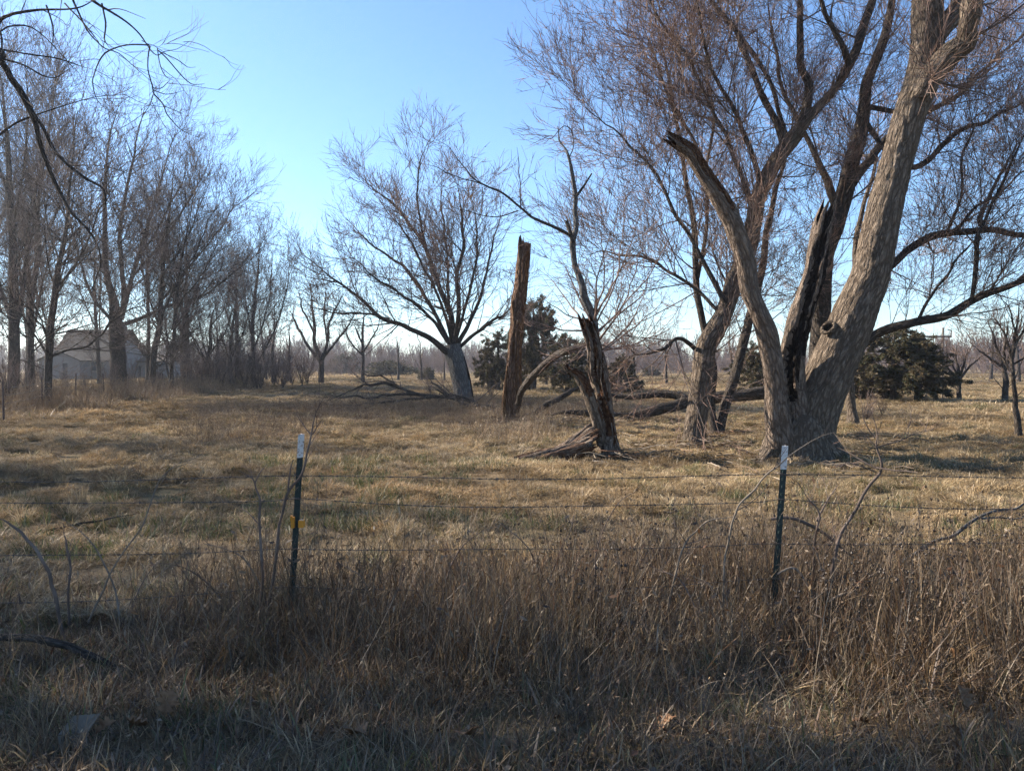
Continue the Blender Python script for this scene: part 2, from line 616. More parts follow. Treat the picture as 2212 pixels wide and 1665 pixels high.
gx = spaced([(0, 20, 0.5), (20, 60, 2.0), (60, 300, 15), (300, 900, 60)])
gx = np.concatenate([-gx[:0:-1], gx])
gy = spaced([(-200, -20, 30), (-20, 1.5, 1.5), (1.5, 30, 0.4), (30, 80, 1.5), (80, 400, 10), (400, 900, 50)])
GX, GY = np.meshgrid(gx, gy)
GZ = ground_h(GX, GY)
ni, nj = GX.shape
idx = np.arange(ni * nj).reshape(ni, nj)
q = np.stack([idx[:-1, :-1], idx[:-1, 1:], idx[1:, 1:], idx[1:, :-1]], -1).reshape(-1, 4)
t = NT('dead_grass_ground')
pos = t.n('ShaderNodeNewGeometry').outputs['Position']
n1 = t.noise(pos, 0.22, 4)
n2 = t.noise(pos, 2.6, 6, 0.7)
n3 = t.noise(pos, 30.0, 4, 0.7)
c = t.ramp(n2, [(0.3, (0.10, 0.07, 0.042)), (0.5, (0.19, 0.138, 0.08)), (0.7, (0.29, 0.22, 0.13))])
c = t.mix(t.ramp(n1, [(0.45, (0, 0, 0)), (0.65, (0.5, 0.5, 0.5))]), c, (0.13, 0.12, 0.055))
c = t.mix(t.math('MULTIPLY', n3, 0.6), c, (0.10, 0.07, 0.045))
gmat = t.done(t.principled(c, 0.95, t.bump(t.math('ADD', n2, n3), 0.6, 0.08), 0.05))
G = Geo().add(np.stack([GX, GY, GZ], -1), q)
link('ground', G.mesh('ground', gmat), kind='structure')


def gz(x, y):
    return float(ground_h(np.array([x]), np.array([y]))[0])


def gbase(px, py, sink=0.0):
    p = P(px, py, GD(py))
    p[2] = gz(p[0], p[1]) - sink
    return p


# ------------------------------------------------------------------ the hand-placed trees


def trunk(px, D, dd=0.0, sink=0.35, wscale=1.0):
    g = guide(px, D, dd, wscale)
    b = g[0].copy()
    d = g[1, :3] - g[0, :3]
    b[:3] = g[0, :3] - d / max(np.linalg.norm(d), 1e-6) * sink
    b[2] = min(b[2], gz(b[0], b[1]) - 0.15)
    return np.vstack([b, g])


def tbase(g):
    return np.array([g[1, 0], g[1, 1], gz(g[1, 0], g[1, 1])])


LV_BIG = [dict(dens=1.7, t=(0.15, 1), ang=48, ln=(1.5, 4.4), n=8, up=0.2, wig=0.10, rf=0.45, rmin=0.007, rk=0.0085, upb=0.2, shape=.55),
          dict(dens=3.2, t=(0.08, 1), ang=44, ln=(0.8, 2.5), n=5, up=0.12, wig=0.10, rf=0.6, rmin=0.0065, rk=0.006),
          dict(dens=4.4, t=(0.06, 1), ang=42, ln=(0.4, 1.4), n=3, up=0.12, wig=0.10, rf=0.8, rmin=0.0052, rk=0.005),
          dict(dens=4.6, t=(0.1, 1), ang=42, ln=(0.22, 0.7), n=2, up=0.1, wig=0.1, rf=0.9, rmin=0.0042, rk=0.004)]

# --- large leaning silver-grey tree with two dead stems
D = 15.0
root_pts = [(1722, 1002, 150), (1722, 975, 140), (1724, 945, 128), (1728, 915, 112), (1732, 895, 92)]
g0 = trunk(root_pts, D)
base = tbase(g0)
main = guide([(1745, 950, 100), (1758, 890, 100), (1780, 830, 98), (1806, 770, 94), (1834, 708, 90), (1860, 645, 82), (1882, 586, 78), (1907, 465, 72),
              (1931, 372, 64), (1964, 248, 64), (1994, 165, 66), (2003, 90, 62), (2003, 31, 60), (2006, -60, 54), (2000, -190, 44), (1985, -340, 30)], D, 0.8)
armA = guide([(2006, 100, 40), (2030, 62, 42), (2062, 28, 42), (2094, -6, 42), (2130, -70, 36), (2185, -180, 26), (2230, -300, 16)], D + 0.5, 0.9)
armB = guide([(1984, 215, 36), (2016, 158, 48), (2052, 116, 48), (2080, 90, 44), (2080, 62, 38), (2088, 31, 40), (2098, -10, 40), (2120, -120, 32), (2120, -260, 20)], D + 0.3, -0.8)
deadL = guide([(1690, 960, 60), (1680, 898, 54), (1677, 830, 46), (1664, 757, 42), (1652, 708, 42), (1623, 635, 38), (1610, 562, 40), (1593, 513, 40), (1575, 465, 39),
               (1547, 416, 36), (1515, 367, 32), (1491, 328, 32), (1452, 300, 24), (1412, 274, 12)], D - 0.3, -0.9)
deadM = guide([(1722, 985, 40), (1718, 935, 60), (1714, 880, 60), (1712, 806, 52), (1715, 757, 50), (1725, 708, 52), (1738, 660, 50), (1761, 586, 46), (1771, 513, 40), (1782, 465, 32), (1808, 402, 16)], D - 0.12, -0.2)
stems = [('trunk', g0, dict(sides=72, ds=0.035, ridge=0.05, lump=0.14, flare=0.5, flare_h=0.3, flare_k=5, cap=False, mat=M['maple'], spawn=False, flare_ph=1.9)),
         ('leaning_stem', main, dict(sides=80, ds=0.035, ridge=0.075, lump=0.06, wob=0, mat=M['maple'], spawn='tip', label='thick living stem leaning right with furrowed grey bark')),
         ('limb', armA, dict(sides=36, ds=0.06, ridge=0.07, mat=M['maple'])),
         ('limb', armB, dict(sides=36, ds=0.06, ridge=0.07, lump=0.12, mat=M['maple'])),
         ('broken_stem', deadL, dict(sides=48, ds=0.045, ridge=0.05, lump=0.12, rag=0.55, mat=[M['dead'], M['rot']], spawn=False,
                                     groove=[(0.9, 0.45, 0.45, 0.66, 0.98), (1.35, 0.5, 0.4, 0.03, 0.30), (0.2, 0.22, 0.3, 0.78, 1.02)],
                                     label='bare weathered grey dead stem snapped off at a splintered tip')),
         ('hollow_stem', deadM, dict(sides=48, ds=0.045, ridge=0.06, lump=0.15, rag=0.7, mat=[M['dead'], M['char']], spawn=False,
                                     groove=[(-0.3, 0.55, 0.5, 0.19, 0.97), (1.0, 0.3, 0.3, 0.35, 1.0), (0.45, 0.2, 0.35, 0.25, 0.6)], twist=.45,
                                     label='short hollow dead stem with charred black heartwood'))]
for rt in ([(1752, 930, 70), (1782, 965, 60), (1812, 992, 44), (1842, 1010, 24), (1868, 1022, 8)], [(1690, 935, 60), (1672, 968, 44), (1655, 990, 30), (1640, 1006, 14)], [(1712, 950, 50), (1708, 985, 44), (1700, 1010, 30), (1694, 1030, 10)], [(1748, 955, 60), (1760, 990, 52), (1772, 1016, 34), (1780, 1036, 12)]):
    stems.append(('root', guide(rt, D - .1, -.35), dict(sides=28, ds=.04, ridge=.08, lump=.15, mat=M['maple'], spawn=False, cap=False)))
lv = [dict(LV_BIG[0], dens=3.0, ln=(1.2, 4.2), also=dict(dens=1.0, ang=75, up=0.0)), dict(LV_BIG[1], dens=3.8), dict(LV_BIG[2], dens=5.2), LV_BIG[3]]
big = build_tree('split_maple_tree', 'huge grey tree with forked trunk leaning right, two dead stems, behind the right fence post', base, stems, lv, seed=3,
                 mats=(M['maple'], M['branch'], M['twig']))
# knot holes on the leaning stem: raised callus rings round a hollow


def knot(parent, base, c, axis, r, tube_r, mat, mat2):
    axis = nrm(np.asarray(axis, float)); c = np.asarray(c, float)
    u = nrm(np.cross(axis, [0, 0.3, 1.0])); w = np.cross(axis, u)
    G = Geo()
    K, S = 22, 9
    th = np.arange(K) * 2 * np.pi / K
    ph = np.arange(S) * 2 * np.pi / S
    v = []
    for k in range(K):
        rr = r * (1 + 0.12 * math.sin(th[k] * 2 + 1))
        rad = u * math.cos(th[k]) + w * math.sin(th[k]) * 1.25
        tr = tube_r * (1 + 0.25 * math.sin(th[k] * 3))
        for s in range(S):
            v.append(c + rad * (rr + tr * math.cos(ph[s])) + axis * tr * math.sin(ph[s]))
    v = np.array(v)
    id_ = np.arange(K * S).reshape(K, S)
    a, b = id_, np.roll(id_, -1, 0)
    G.add(v, np.stack([a, np.roll(a, -1, 1), np.roll(b, -1, 1), b], -1).reshape(-1, 4), a=(v - c))
    o = link('knot_rim', G.mesh('knot_rim', mat, 'bco', base), parent)
    G = Geo()
    ring = np.array([c + (u * math.cos(x) + w * math.sin(x) * 1.25) * r for x in th])
    deep = c - axis * r * 0.9
    ring2 = deep + (ring - c) * 0.5
    j = np.arange(K); j1 = (j + 1) % K
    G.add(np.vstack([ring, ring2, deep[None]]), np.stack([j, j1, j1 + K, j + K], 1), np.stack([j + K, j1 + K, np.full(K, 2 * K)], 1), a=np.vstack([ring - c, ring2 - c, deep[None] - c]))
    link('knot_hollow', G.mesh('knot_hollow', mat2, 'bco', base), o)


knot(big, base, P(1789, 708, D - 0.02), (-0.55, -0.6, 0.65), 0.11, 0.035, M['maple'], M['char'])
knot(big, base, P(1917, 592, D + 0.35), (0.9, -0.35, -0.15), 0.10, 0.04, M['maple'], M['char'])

# --- tree behind it: leaning trunk A with broad fan of limbs
D = 18.0
gA = trunk([(1496, 966, 50), (1500, 930, 45), (1511, 854, 46), (1523, 757, 44), (1547, 708, 40), (1564, 672, 38), (1588, 601, 36), (1620, 523, 34), (1640, 431, 33), (1674, 352, 32), (1713, 296, 34),
            (1750, 248, 30), (1792, 203, 28), (1827, 162, 22)], D, 2.0)
baseA = tbase(gA)
DA = D + 1.6
lA = [guide([(1735, 265, 22), (1744, 225, 20), (1748, 180, 17), (1732, 142, 16), (1732, 63, 14), (1727, 0, 12), (1720, -110, 9), (1700, -250, 5)], DA, 0.6),
      guide([(1692, 310, 18), (1678, 269, 14), (1637, 190, 13), (1611, 120, 12), (1586, 57, 10), (1542, 0, 9), (1490, -90, 7), (1440, -200, 4)], DA, 1.0),
      guide([(1640, 400, 16), (1638, 375, 12), (1611, 301, 10), (1586, 228, 9), (1551, 177, 7.5), (1523, 95, 6.5), (1508, 32, 5), (1480, -60, 4)], DA - .3, -1.2),
      guide([(1816, 172, 20), (1841, 124, 20), (1863, 62, 18), (1888, 0, 16), (1920, -120, 11), (1940, -260, 6)], DA + .3, 0.8),
      guide([(1835, 140, 14), (1816, 93, 12), (1776, 19, 9), (1750, -80, 6)], DA, -0.8),
      guide([(1500, 752, 10), (1480, 736, 9), (1464, 733, 8), (1435, 752, 7), (1400, 766, 5), (1370, 772, 3)], 18.4, -1.0),
      guide([(1570, 660, 12), (1520, 560, 10), (1470, 470, 8), (1420, 390, 6), (1340, 300, 4.5), (1260, 215, 3)], 18.6, 1.6),
      guide([(1600, 560, 10), (1560, 430, 8), (1500, 300, 6.5), (1430, 180, 5), (1370, 60, 3.5)], 19.2, 2.0),
      guide([(1630, 470, 12), (1585, 330, 9), (1540, 230, 7), (1470, 110, 6), (1410, 10, 5), (1340, -90, 3)], 19.4, -0.6),
      guide([(1560, 680, 8), (1480, 610, 7), (1400, 560, 5), (1320, 540, 3.5), (1270, 545, 2.5)], 18.6, 2.2),
      guide([(1700, 300, 10), (1650, 160, 8), (1560, 40, 6), (1480, -60, 4)], 20, 2)]
stems = [('trunk', gA, dict(wob=.006, sides=32, ds=0.08, ridge=0.06, lump=0.09, flare=0.3, flare_h=0.3, mat=M['maple']))] + [('limb', g, dict(sides=12, ds=0.15, mat=M['bark'])) for g in lA]
lvA = [dict(LV_BIG[0], dens=3.4, t=(.2, 1), ln=(1.2, 4.0), also=dict(dens=1.1, ang=68, up=0.05)), dict(LV_BIG[1], dens=4.2), dict(LV_BIG[2], dens=5.6), LV_BIG[3]]
build_tree('leaning_maple_tree', 'bare tree with leaning pale trunk beyond the split stump, wide fan of reddish twigs', baseA, stems, lvA, seed=5)

# --- tree B, behind the big forked tree, with long arms to the right
D = 20.5
gB = trunk([(1764, 930, 44), (1768, 800, 42), (1772, 700, 38), (1781, 562, 36), (1805, 489, 35), (1830, 406, 35), (1842, 345, 34), (1860, 280, 28), (1868, 221, 24), (1872, 180, 22), (1888, 140, 20), (1906, 93, 18),
            (1922, 15, 15), (1935, -100, 11), (1950, -240, 6)], D, 1.0)
baseB = tbase(gB)
lB = [guide([(1800, 772, 24), (1830, 755, 22), (1872, 738, 20), (1925, 708, 19), (1985, 688, 18), (2065, 675, 17), (2131, 649, 15), (2212, 609, 12), (2290, 560, 9), (2370, 490, 5)], D, -2.5),
      guide([(1795, 700, 22), (1830, 660, 20), (1880, 605, 18), (1925, 569, 16), (1965, 536, 15), (2008, 509, 16), (2065, 501, 15), (2131, 497, 14), (2212, 502, 11), (2300, 490, 7), (2380, 460, 4)], D, -1.0),
      guide([(1838, 400, 20), (1857, 372, 20), (1878, 344, 18), (1912, 304, 16), (1955, 262, 12), (2010, 235, 10), (2080, 190, 7), (2170, 120, 4)], D + .4, 1.6),
      guide([(1812, 470, 18), (1790, 400, 16), (1765, 340, 13), (1745, 290, 10), (1700, 200, 8), (1680, 90, 6), (1660, -30, 4)], D + .3, 1.0),
      guide([(1865, 260, 14), (1920, 330, 8), (1971, 360, 12), (2043, 304, 11), (2092, 273, 9), (2198, 229, 6), (2290, 190, 3)], D + .5, -1),
      guide([(1870, 230, 12), (1950, 245, 10), (2000, 240, 9), (2060, 215, 7), (2130, 140, 6), (2212, 70, 4), (2280, 0, 3)], D + .6, 1.5),
      guide([(2098, 655, 7), (2105, 610, 10), (2110, 550, 10), (2105, 520, 8), (2128, 470, 7), (2165, 400, 6), (2190, 330, 4.5), (2215, 250, 3)], D - 1.9, -.4),
      guide([(2130, 495, 12), (2115, 475, 11), (2135, 430, 8), (2170, 360, 6), (2212, 280, 4)], D - .7, .5),
      guide([(1985, 688, 7), (2010, 640, 6), (2050, 600, 5), (2080, 545, 4), (2120, 500, 3)], D - 1.2, .8),
      guide([(2045, 504, 6), (2060, 470, 6), (2078, 420, 5.5), (2078, 350, 5), (2100, 280, 4), (2098, 220, 3)], D - .6, -.8),
      guide([(2065, 500, 6), (2110, 450, 6), (2160, 420, 5), (2212, 375, 4), (2280, 300, 3)], D - .5, 1.2)]
stems = [('trunk', gB, dict(wob=.01, sides=28, ds=0.1, ridge=0.06, lump=0.1, flare=0.25, flare_h=0.35, mat=M['bark']))] + [('limb', g, dict(sides=10, ds=0.16, lump=.12, mat=M['bark'])) for g in lB]
lvB = [dict(LV_BIG[0], dens=3.0, ln=(1.0, 3.4), also=dict(dens=.6, ang=70, up=0.0)), dict(LV_BIG[1], dens=4.0), dict(LV_BIG[2], dens=5.4), LV_BIG[3]]
build_tree('long_armed_maple_tree', 'dark bare tree behind the huge forked one, two long arms reaching right', baseB, stems, lvB, seed=8)

# --- dark double trunk beside trunk A
D = 20.0
g = trunk([(1549, 944, 24), (1553, 930, 22), (1566, 869, 22), (1596, 771, 21), (1615, 708, 19), (1640, 600, 16), (1665, 470, 12), (1700, 350, 9), (1720, 220, 5)], D, 1.4)
g2 = guide([(1546, 938, 20), (1536, 880, 19), (1540, 800, 17), (1520, 720, 15), (1505, 640, 14), (1504, 513, 12), (1482, 400, 10), (1466, 290, 8), (1440, 180, 6), (1420, 70, 4), (1400, -60, 3)], D, 2.0)
g3 = guide([(1507, 600, 9), (1530, 480, 8), (1525, 380, 7), (1540, 250, 5), (1530, 120, 4), (1545, 0, 3)], D + 1, 1.2)
stems = [('trunk', g, dict(sides=18, ds=0.14, flare=.3, flare_h=.3)), ('trunk', g2, dict(sides=18, ds=0.14)), ('limb', g3, dict(sides=10))]
build_tree('twin_stem_tree', 'slender dark tree with two crossing stems just right of the leaning pale trunk', tbase(g), stems,
           [dict(LV_BIG[0], dens=3.2, ln=(1.0, 3.4)), dict(LV_BIG[1], dens=3.8), dict(LV_BIG[2], dens=4.8), LV_BIG[3]], seed=12)

# --- pale trunk seen right of the huge tree
D = 24.0
g = trunk([(1843, 916, 26), (1840, 890, 20), (1836, 850, 19), (1834, 780, 18), (1842, 640, 14), (1860, 480, 10), (1890, 330, 6), (1900, 200, 3)], D, 1)
build_tree('straight_trunk_tree', 'bare tree with straight pale trunk, seen just right of the huge leaning stem', tbase(g),
           [('trunk', g, dict(sides=18, ds=0.12, flare=.35, flare_h=.3, mat=M['maple']))],
           [dict(LV_BIG[0], dens=1.6, t=(.4, 1), ln=(1.5, 4.0)), dict(LV_BIG[1], dens=2.4), dict(LV_BIG[2], dens=3.4), dict(LV_BIG[3], dens=6)], seed=14)

# --- split rotten stump with live shoots
D = 15.5
gS = trunk([(1318, 985, 44), (1314, 960, 38), (1308, 885, 33), (1300, 830, 31), (1292, 790, 32), (1281, 740, 33), (1268, 700, 28), (1252, 662, 16)], D)
baseS = tbase(gS)
gS2 = guide([(1302, 960, 26), (1287, 900, 26), (1270, 850, 25), (1258, 824, 24), (1243, 806, 20), (1224, 795, 13), (1215, 776, 6)], D - 0.12, -0.1)
gS3 = guide([(1290, 760, 18), (1278, 692, 18), (1260, 641, 17), (1249, 566, 13), (1239, 522, 13), (1243, 490, 11), (1245, 450, 10), (1245, 421, 9.5), (1235, 374, 7.5), (1222, 333, 6.5), (1206, 301, 6), (1192, 266, 4)], D + .1, .4)
gS4 = guide([(1238, 524, 10), (1230, 497, 8.5), (1222, 470, 7.5)], D + .1)
gS5 = guide([(1236, 515, 7), (1222, 503, 7), (1174, 481, 6), (1143, 466, 5.5), (1118, 448, 5), (1091, 423, 4.5), (1045, 400, 3.5), (1015, 365, 2.6), (994, 339, 2.2), (970, 315, 1.8), (944, 299, 1.2)], D + .1, .8)
gS6 = guide([(1246, 423, 6), (1263, 399, 4.5), (1270, 388, 4), (1279, 374, 3.2)], D + .3)
gS7 = guide([(1125, 452, 3), (1123, 400, 2.5), (1122, 347, 2), (1118, 320, 1.4)], D + .2)
gS8 = guide([(1120, 455, 2.8), (1079, 467, 2.4), (1016, 459, 2), (975, 447, 1.2)], D + .2, .5)
gS9 = guide([(1041, 398, 2.6), (1000, 385, 2.2), (960, 370, 1.8), (915, 350, 1.2)], D + .5, .4)
gS10 = guide([(1228, 345, 3), (1240, 310, 2.4), (1222, 270, 2), (1188, 300, 1.6), (1160, 290, 1.2)], D + .4, .5)
sh = []
shr = np.random.default_rng(31)
for (sx, sy, ex, ey) in [(1284, 690, 1320, 530), (1286, 680, 1385, 450), (1290, 715, 1420, 560), (1284, 690, 1300, 500), (1300, 760, 1440, 640), (1288, 700, 1350, 430), (1285, 690, 1275, 540),
                         (1290, 740, 1400, 500), (1280, 700, 1215, 560), (1262, 690, 1165, 640), (1270, 715, 1145, 690), (1292, 760, 1460, 700), (1300, 745, 1380, 745), (1282, 690, 1330, 470),
                         (1262, 700, 1180, 590), (1295, 760, 1410, 590), (1293, 735, 1190, 735), (1295, 735, 1350, 600), (1290, 720, 1455, 500)]:
    mx, my = (sx + ex) / 2 + shr.uniform(-12, 22), (sy + ey) / 2 + shr.uniform(2, 22)
    sh.append(guide([(sx, sy, 4.4), (mx, my, 3.0), (ex, ey, 1.2)], D + shr.uniform(-.1, .2), shr.uniform(-1.6, 1.6)))
stems = [('trunk', gS * np.array([1, 1, 1, 1.12]), dict(sides=56, ds=0.035, ridge=0.09, lump=0.30, rag=0.55, twist=.8, flare=0.35, flare_h=.3, mat=[M['dead'], M['rot']], spawn=False,
                            groove=[(-0.45, 0.42, 0.6, 0.2, 0.99), (0.75, 0.16, 0.4, 0.4, 0.98), (-1.3, 0.25, 0.4, 0.5, 1.0), (0.2, .1, .35, .15, .7)])),
         ('broken_stub', gS2, dict(sides=32, ds=0.04, ridge=0.06, lump=0.18, rag=0.25, mat=[M['maple'], M['rot']], spawn=False, groove=[(0.3, 0.6, 0.3, 0.5, 1.0), (1.4, .4, .4, .2, .9)],
                             label='jagged rotten stub jutting left')),
         ('live_stem', gS3, dict(sides=16, ds=0.08, ridge=0.05, lump=.1, mat=M['greybark'], label='thin living stem rising from the rotten trunk')),
         ('stub', gS4, dict(sides=10, ds=0.05, rag=0.08, mat=M['bark'], spawn=False)),
         ('limb', gS5, dict(sides=9, ds=0.1, mat=M['bark'])), ('limb', gS6, dict(sides=8, ds=0.05, rag=.03, mat=M['bark'], spawn=False)),
         ('limb', gS7, dict(sides=6, ds=0.1)), ('limb', gS8, dict(sides=6, ds=0.1)), ('limb', gS9, dict(sides=6, ds=0.1)), ('limb', gS10, dict(sides=6, ds=0.1))]
stems += [('shoot', g, dict(sides=6, ds=0.12, ridge=0, mat=M['twig'])) for g in sh]
lvS = [dict(dens=3.6, t=(.2, 1), ang=42, ln=(.4, 1.5), n=6, up=.15, wig=.12, rf=.6, rmin=.0035, rk=.006),
       dict(dens=5.0, t=(.15, 1), ang=42, ln=(.2, .75), n=3, up=.1, wig=.14, rf=.8, rmin=.0038, rk=.005),
       dict(dens=4.0, t=(.15, 1), ang=42, ln=(.12, .4), n=2, up=.1, wig=.1, rf=.9, rmin=.0034, rk=.005)]
build_tree('split_stump_tree', 'broken brown rotten trunk split open, thin living shoots above, right of the tall snag', baseS, stems, lvS, seed=17, twig_from=1)

# --- slab of rotten wood at its foot
rs = np.random.default_rng(44)
s0 = P(1190, 990, 15.0)
slab = empty('rotten_log_slab', np.array([s0[0], s0[1], gz(s0[0], s0[1])]), 'curled slab of rotten wood lying against the foot of the split trunk', 'log')
for k in range(15):
    f = k / 14
    x1, y1 = 1296 + rs.uniform(-10, 10) - 6 * f, 914 + 46 * f + rs.uniform(-6, 6)
    x0, y0 = 1100 + 70 * abs(f - .35) + rs.uniform(-10, 45), 990 + 8 * f + rs.uniform(-5, 3)
    xm, ym = x0 * .45 + x1 * .55 + rs.uniform(-8, 8), y0 * .64 + y1 * .36 + rs.uniform(-5, 3)
    w_ = rs.uniform(10, 20)
    g = guide([(x0, y0, w_ * .3), (x0 * .7 + xm * .3, y0 * .75 + ym * .25, w_ * .9), (xm, ym, w_), (x1 * .7 + xm * .3, y1 * .75 + ym * .25, w_ * .9), (x1, y1, w_ * .35)], 15.3 - .5 * f, .15)
    G = Geo()
    bark_tube(G, g, sides=12, ds=0.05, ridge=0.28, lump=0.35, rag=rs.uniform(.05, .25), seed=60 + k, ridge_f=14)
    link('splinter', G.mesh('splinter', [M['dead'], M['snag'], M['rot']][k % 3], 'bco', slab.location), slab)

# --- standing snag
D = 23.2
g = trunk([(1104, 928, 44), (1105, 900, 38), (1107, 860, 35), (1109, 797, 33), (1117, 708, 31), (1127, 602, 30), (1133, 540, 28), (1137, 498, 24)], D)
root = build_tree('broken_snag', 'tall bare broken trunk standing without branches in the middle of the field', tbase(g),
                  [('trunk', g, dict(sides=56, ds=0.045, ridge=0.09, lump=0.2, rag=.6, twist=.5, flare=.25, flare_h=.3, mat=[M['snag'], M['rotlight']], spawn=False,
                                     groove=[(0.95, .30, .26, .04, 1.0), (-1.25, .2, .3, .3, .95), (-0.1, .10, .3, .35, .9), (.35, .07, .3, .1, .6)]))], None, seed=21)
for k, (a_, b_, w_) in enumerate((((1124, 570), (1121, 512), 7), ((1112, 700), (1105, 640), 8), ((1098, 820), (1095, 760), 7))):
    G = Geo(); bark_tube(G, guide([(a_[0], a_[1] + 12, w_), (a_[0], a_[1], w_), ((a_[0] + b_[0]) / 2, (a_[1] + b_[1]) / 2, w_ * .7), (b_[0], b_[1], 1)], D - .12), sides=8, ds=.06, ridge=.15, lump=.25, seed=75 + k)
    link('splinter', G.mesh('splinter', M['rotlight'] if k % 2 else M['snag'], 'bco', root.location), root)
spl = guide([(1090, 930, 10), (1088, 880, 9), (1092, 830, 6), (1096, 790, 2)], D - .15)
G = Geo(); bark_tube(G, spl, sides=12, ds=.06, ridge=.1, lump=.2, seed=71)
link('splinter', G.mesh('splinter', M['rotlight'], 'bco', root.location), root)

# --- fallen timber: each limb lies on its own


def fallen(name, label, gs, mat, levels=None, seed=1, group=None, sides=16, cat='log', ds=0.1, wob=.03):
    base = np.array([*gs[0][0, :2], gz(*gs[0][0, :2])])
    stems = [('stem' if k == 0 else 'side_branch', g, dict(sides=sides if k == 0 else max(6, sides // 2), ds=ds, ridge=.08, lump=.12, mat=mat, spawn=True, wob=wob)) for k, g in enumerate(gs)]
    return build_tree(name, label, base, stems, levels, cat, group, seed, twig_from=1)


LV_FALL = [dict(dens=0.8, t=(.2, 1), ang=50, ln=(.5, 1.8), n=6, up=-.05, wig=.14, rf=.5, rmin=.006, rk=.01, upb=.5),
           dict(dens=1.8, t=(.1, 1), ang=45, ln=(.3, 1.0), n=4, up=.0, wig=.15, rf=.6, rmin=.004, rk=.007)]
fl = [guide([(1668, 846, 28), (1600, 853, 27), (1542, 858, 26), (1475, 871, 25), (1443, 879, 24), (1404, 888, 23), (1358, 899, 21), (1323, 894, 20), (1262, 888, 17), (1223, 888, 13), (1185, 898, 8)], 25.2, -.6),
      guide([(1490, 868, 19), (1475, 858, 19), (1457, 852, 18), (1422, 850, 16), (1385, 853, 15), (1351, 857, 12), (1316, 851, 9), (1290, 842, 5)], 25.0, .8)]
fallen('fallen_tree_limb', 'thick dark fallen limb forking along the ground behind the split rotten trunk', fl, M['bark'], LV_FALL, 23, wob=.012)
fl = [guide([(1119, 872, 12), (1128, 842, 14), (1149, 816, 16), (1188, 780, 16), (1222, 757, 14), (1262, 738, 10), (1290, 722, 6)], 22.6, -4)]
fallen('propped_limb', 'fallen limb propped diagonally between the tall snag and the split trunk', fl, M['bark'], LV_FALL, 24, wob=.01)
fl = [guide([(1148, 897, 11), (1165, 884, 12), (1190, 868, 13), (1212, 857, 12), (1238, 845, 10), (1270, 838, 6)], 25.6, .6),
      guide([(1165, 886, 6), (1140, 893, 6), (1100, 893, 5), (1050, 880, 4), (1010, 872, 3)], 25.6, 2)]
fallen('fallen_branch', 'dark fallen branch rising just right of the foot of the tall snag', fl, M['bark'], LV_FALL, 25)
fl = [guide([(1030, 872, 10), (1000, 862, 9), (940, 855, 8), (880, 845, 7), (820, 832, 6), (770, 838, 4), (700, 856, 2)], 33, 1.5),
      guide([(905, 852, 6), (850, 853, 5), (790, 858, 4), (725, 862, 2)], 33, -1), guide([(930, 858, 6), (860, 866, 5), (790, 872, 4), (715, 872, 2)], 32, -1.0),
      guide([(985, 862, 6), (950, 838, 5), (925, 818, 3)], 33, 1), guide([(880, 846, 5), (830, 820, 4), (770, 802, 2)], 33, 2)]
LVP = [dict(dens=3.2, t=(.05, 1), ang=48, ln=(.5, 2.2), n=6, up=-.1, wig=.2, rf=.6, rmin=.010, rk=.012, upb=.4),
       dict(dens=3.6, t=(.1, 1), ang=45, ln=(.3, 1.1), n=4, up=.03, wig=.2, rf=.7, rmin=.006, rk=.008)]
fallen('fallen_treetop', 'fallen brushy treetop lying left of the thick grey trunk in the field', fl, M['bark'], LVP, 26, cat='branch')
fl = [guide([(1010, 880, 7), (1040, 876, 7), (1080, 880, 6), (1110, 884, 5)], 30, -1), guide([(1015, 876, 6), (990, 868, 5), (960, 852, 4), (930, 836, 2)], 30, .8), guide([(1020, 872, 5), (1000, 858, 4), (975, 852, 3)], 29.6)]
fallen('fallen_branch', 'tangle of fallen branches at the foot of the thick grey trunk', fl, M['bark'], LVP, 27, cat='branch')

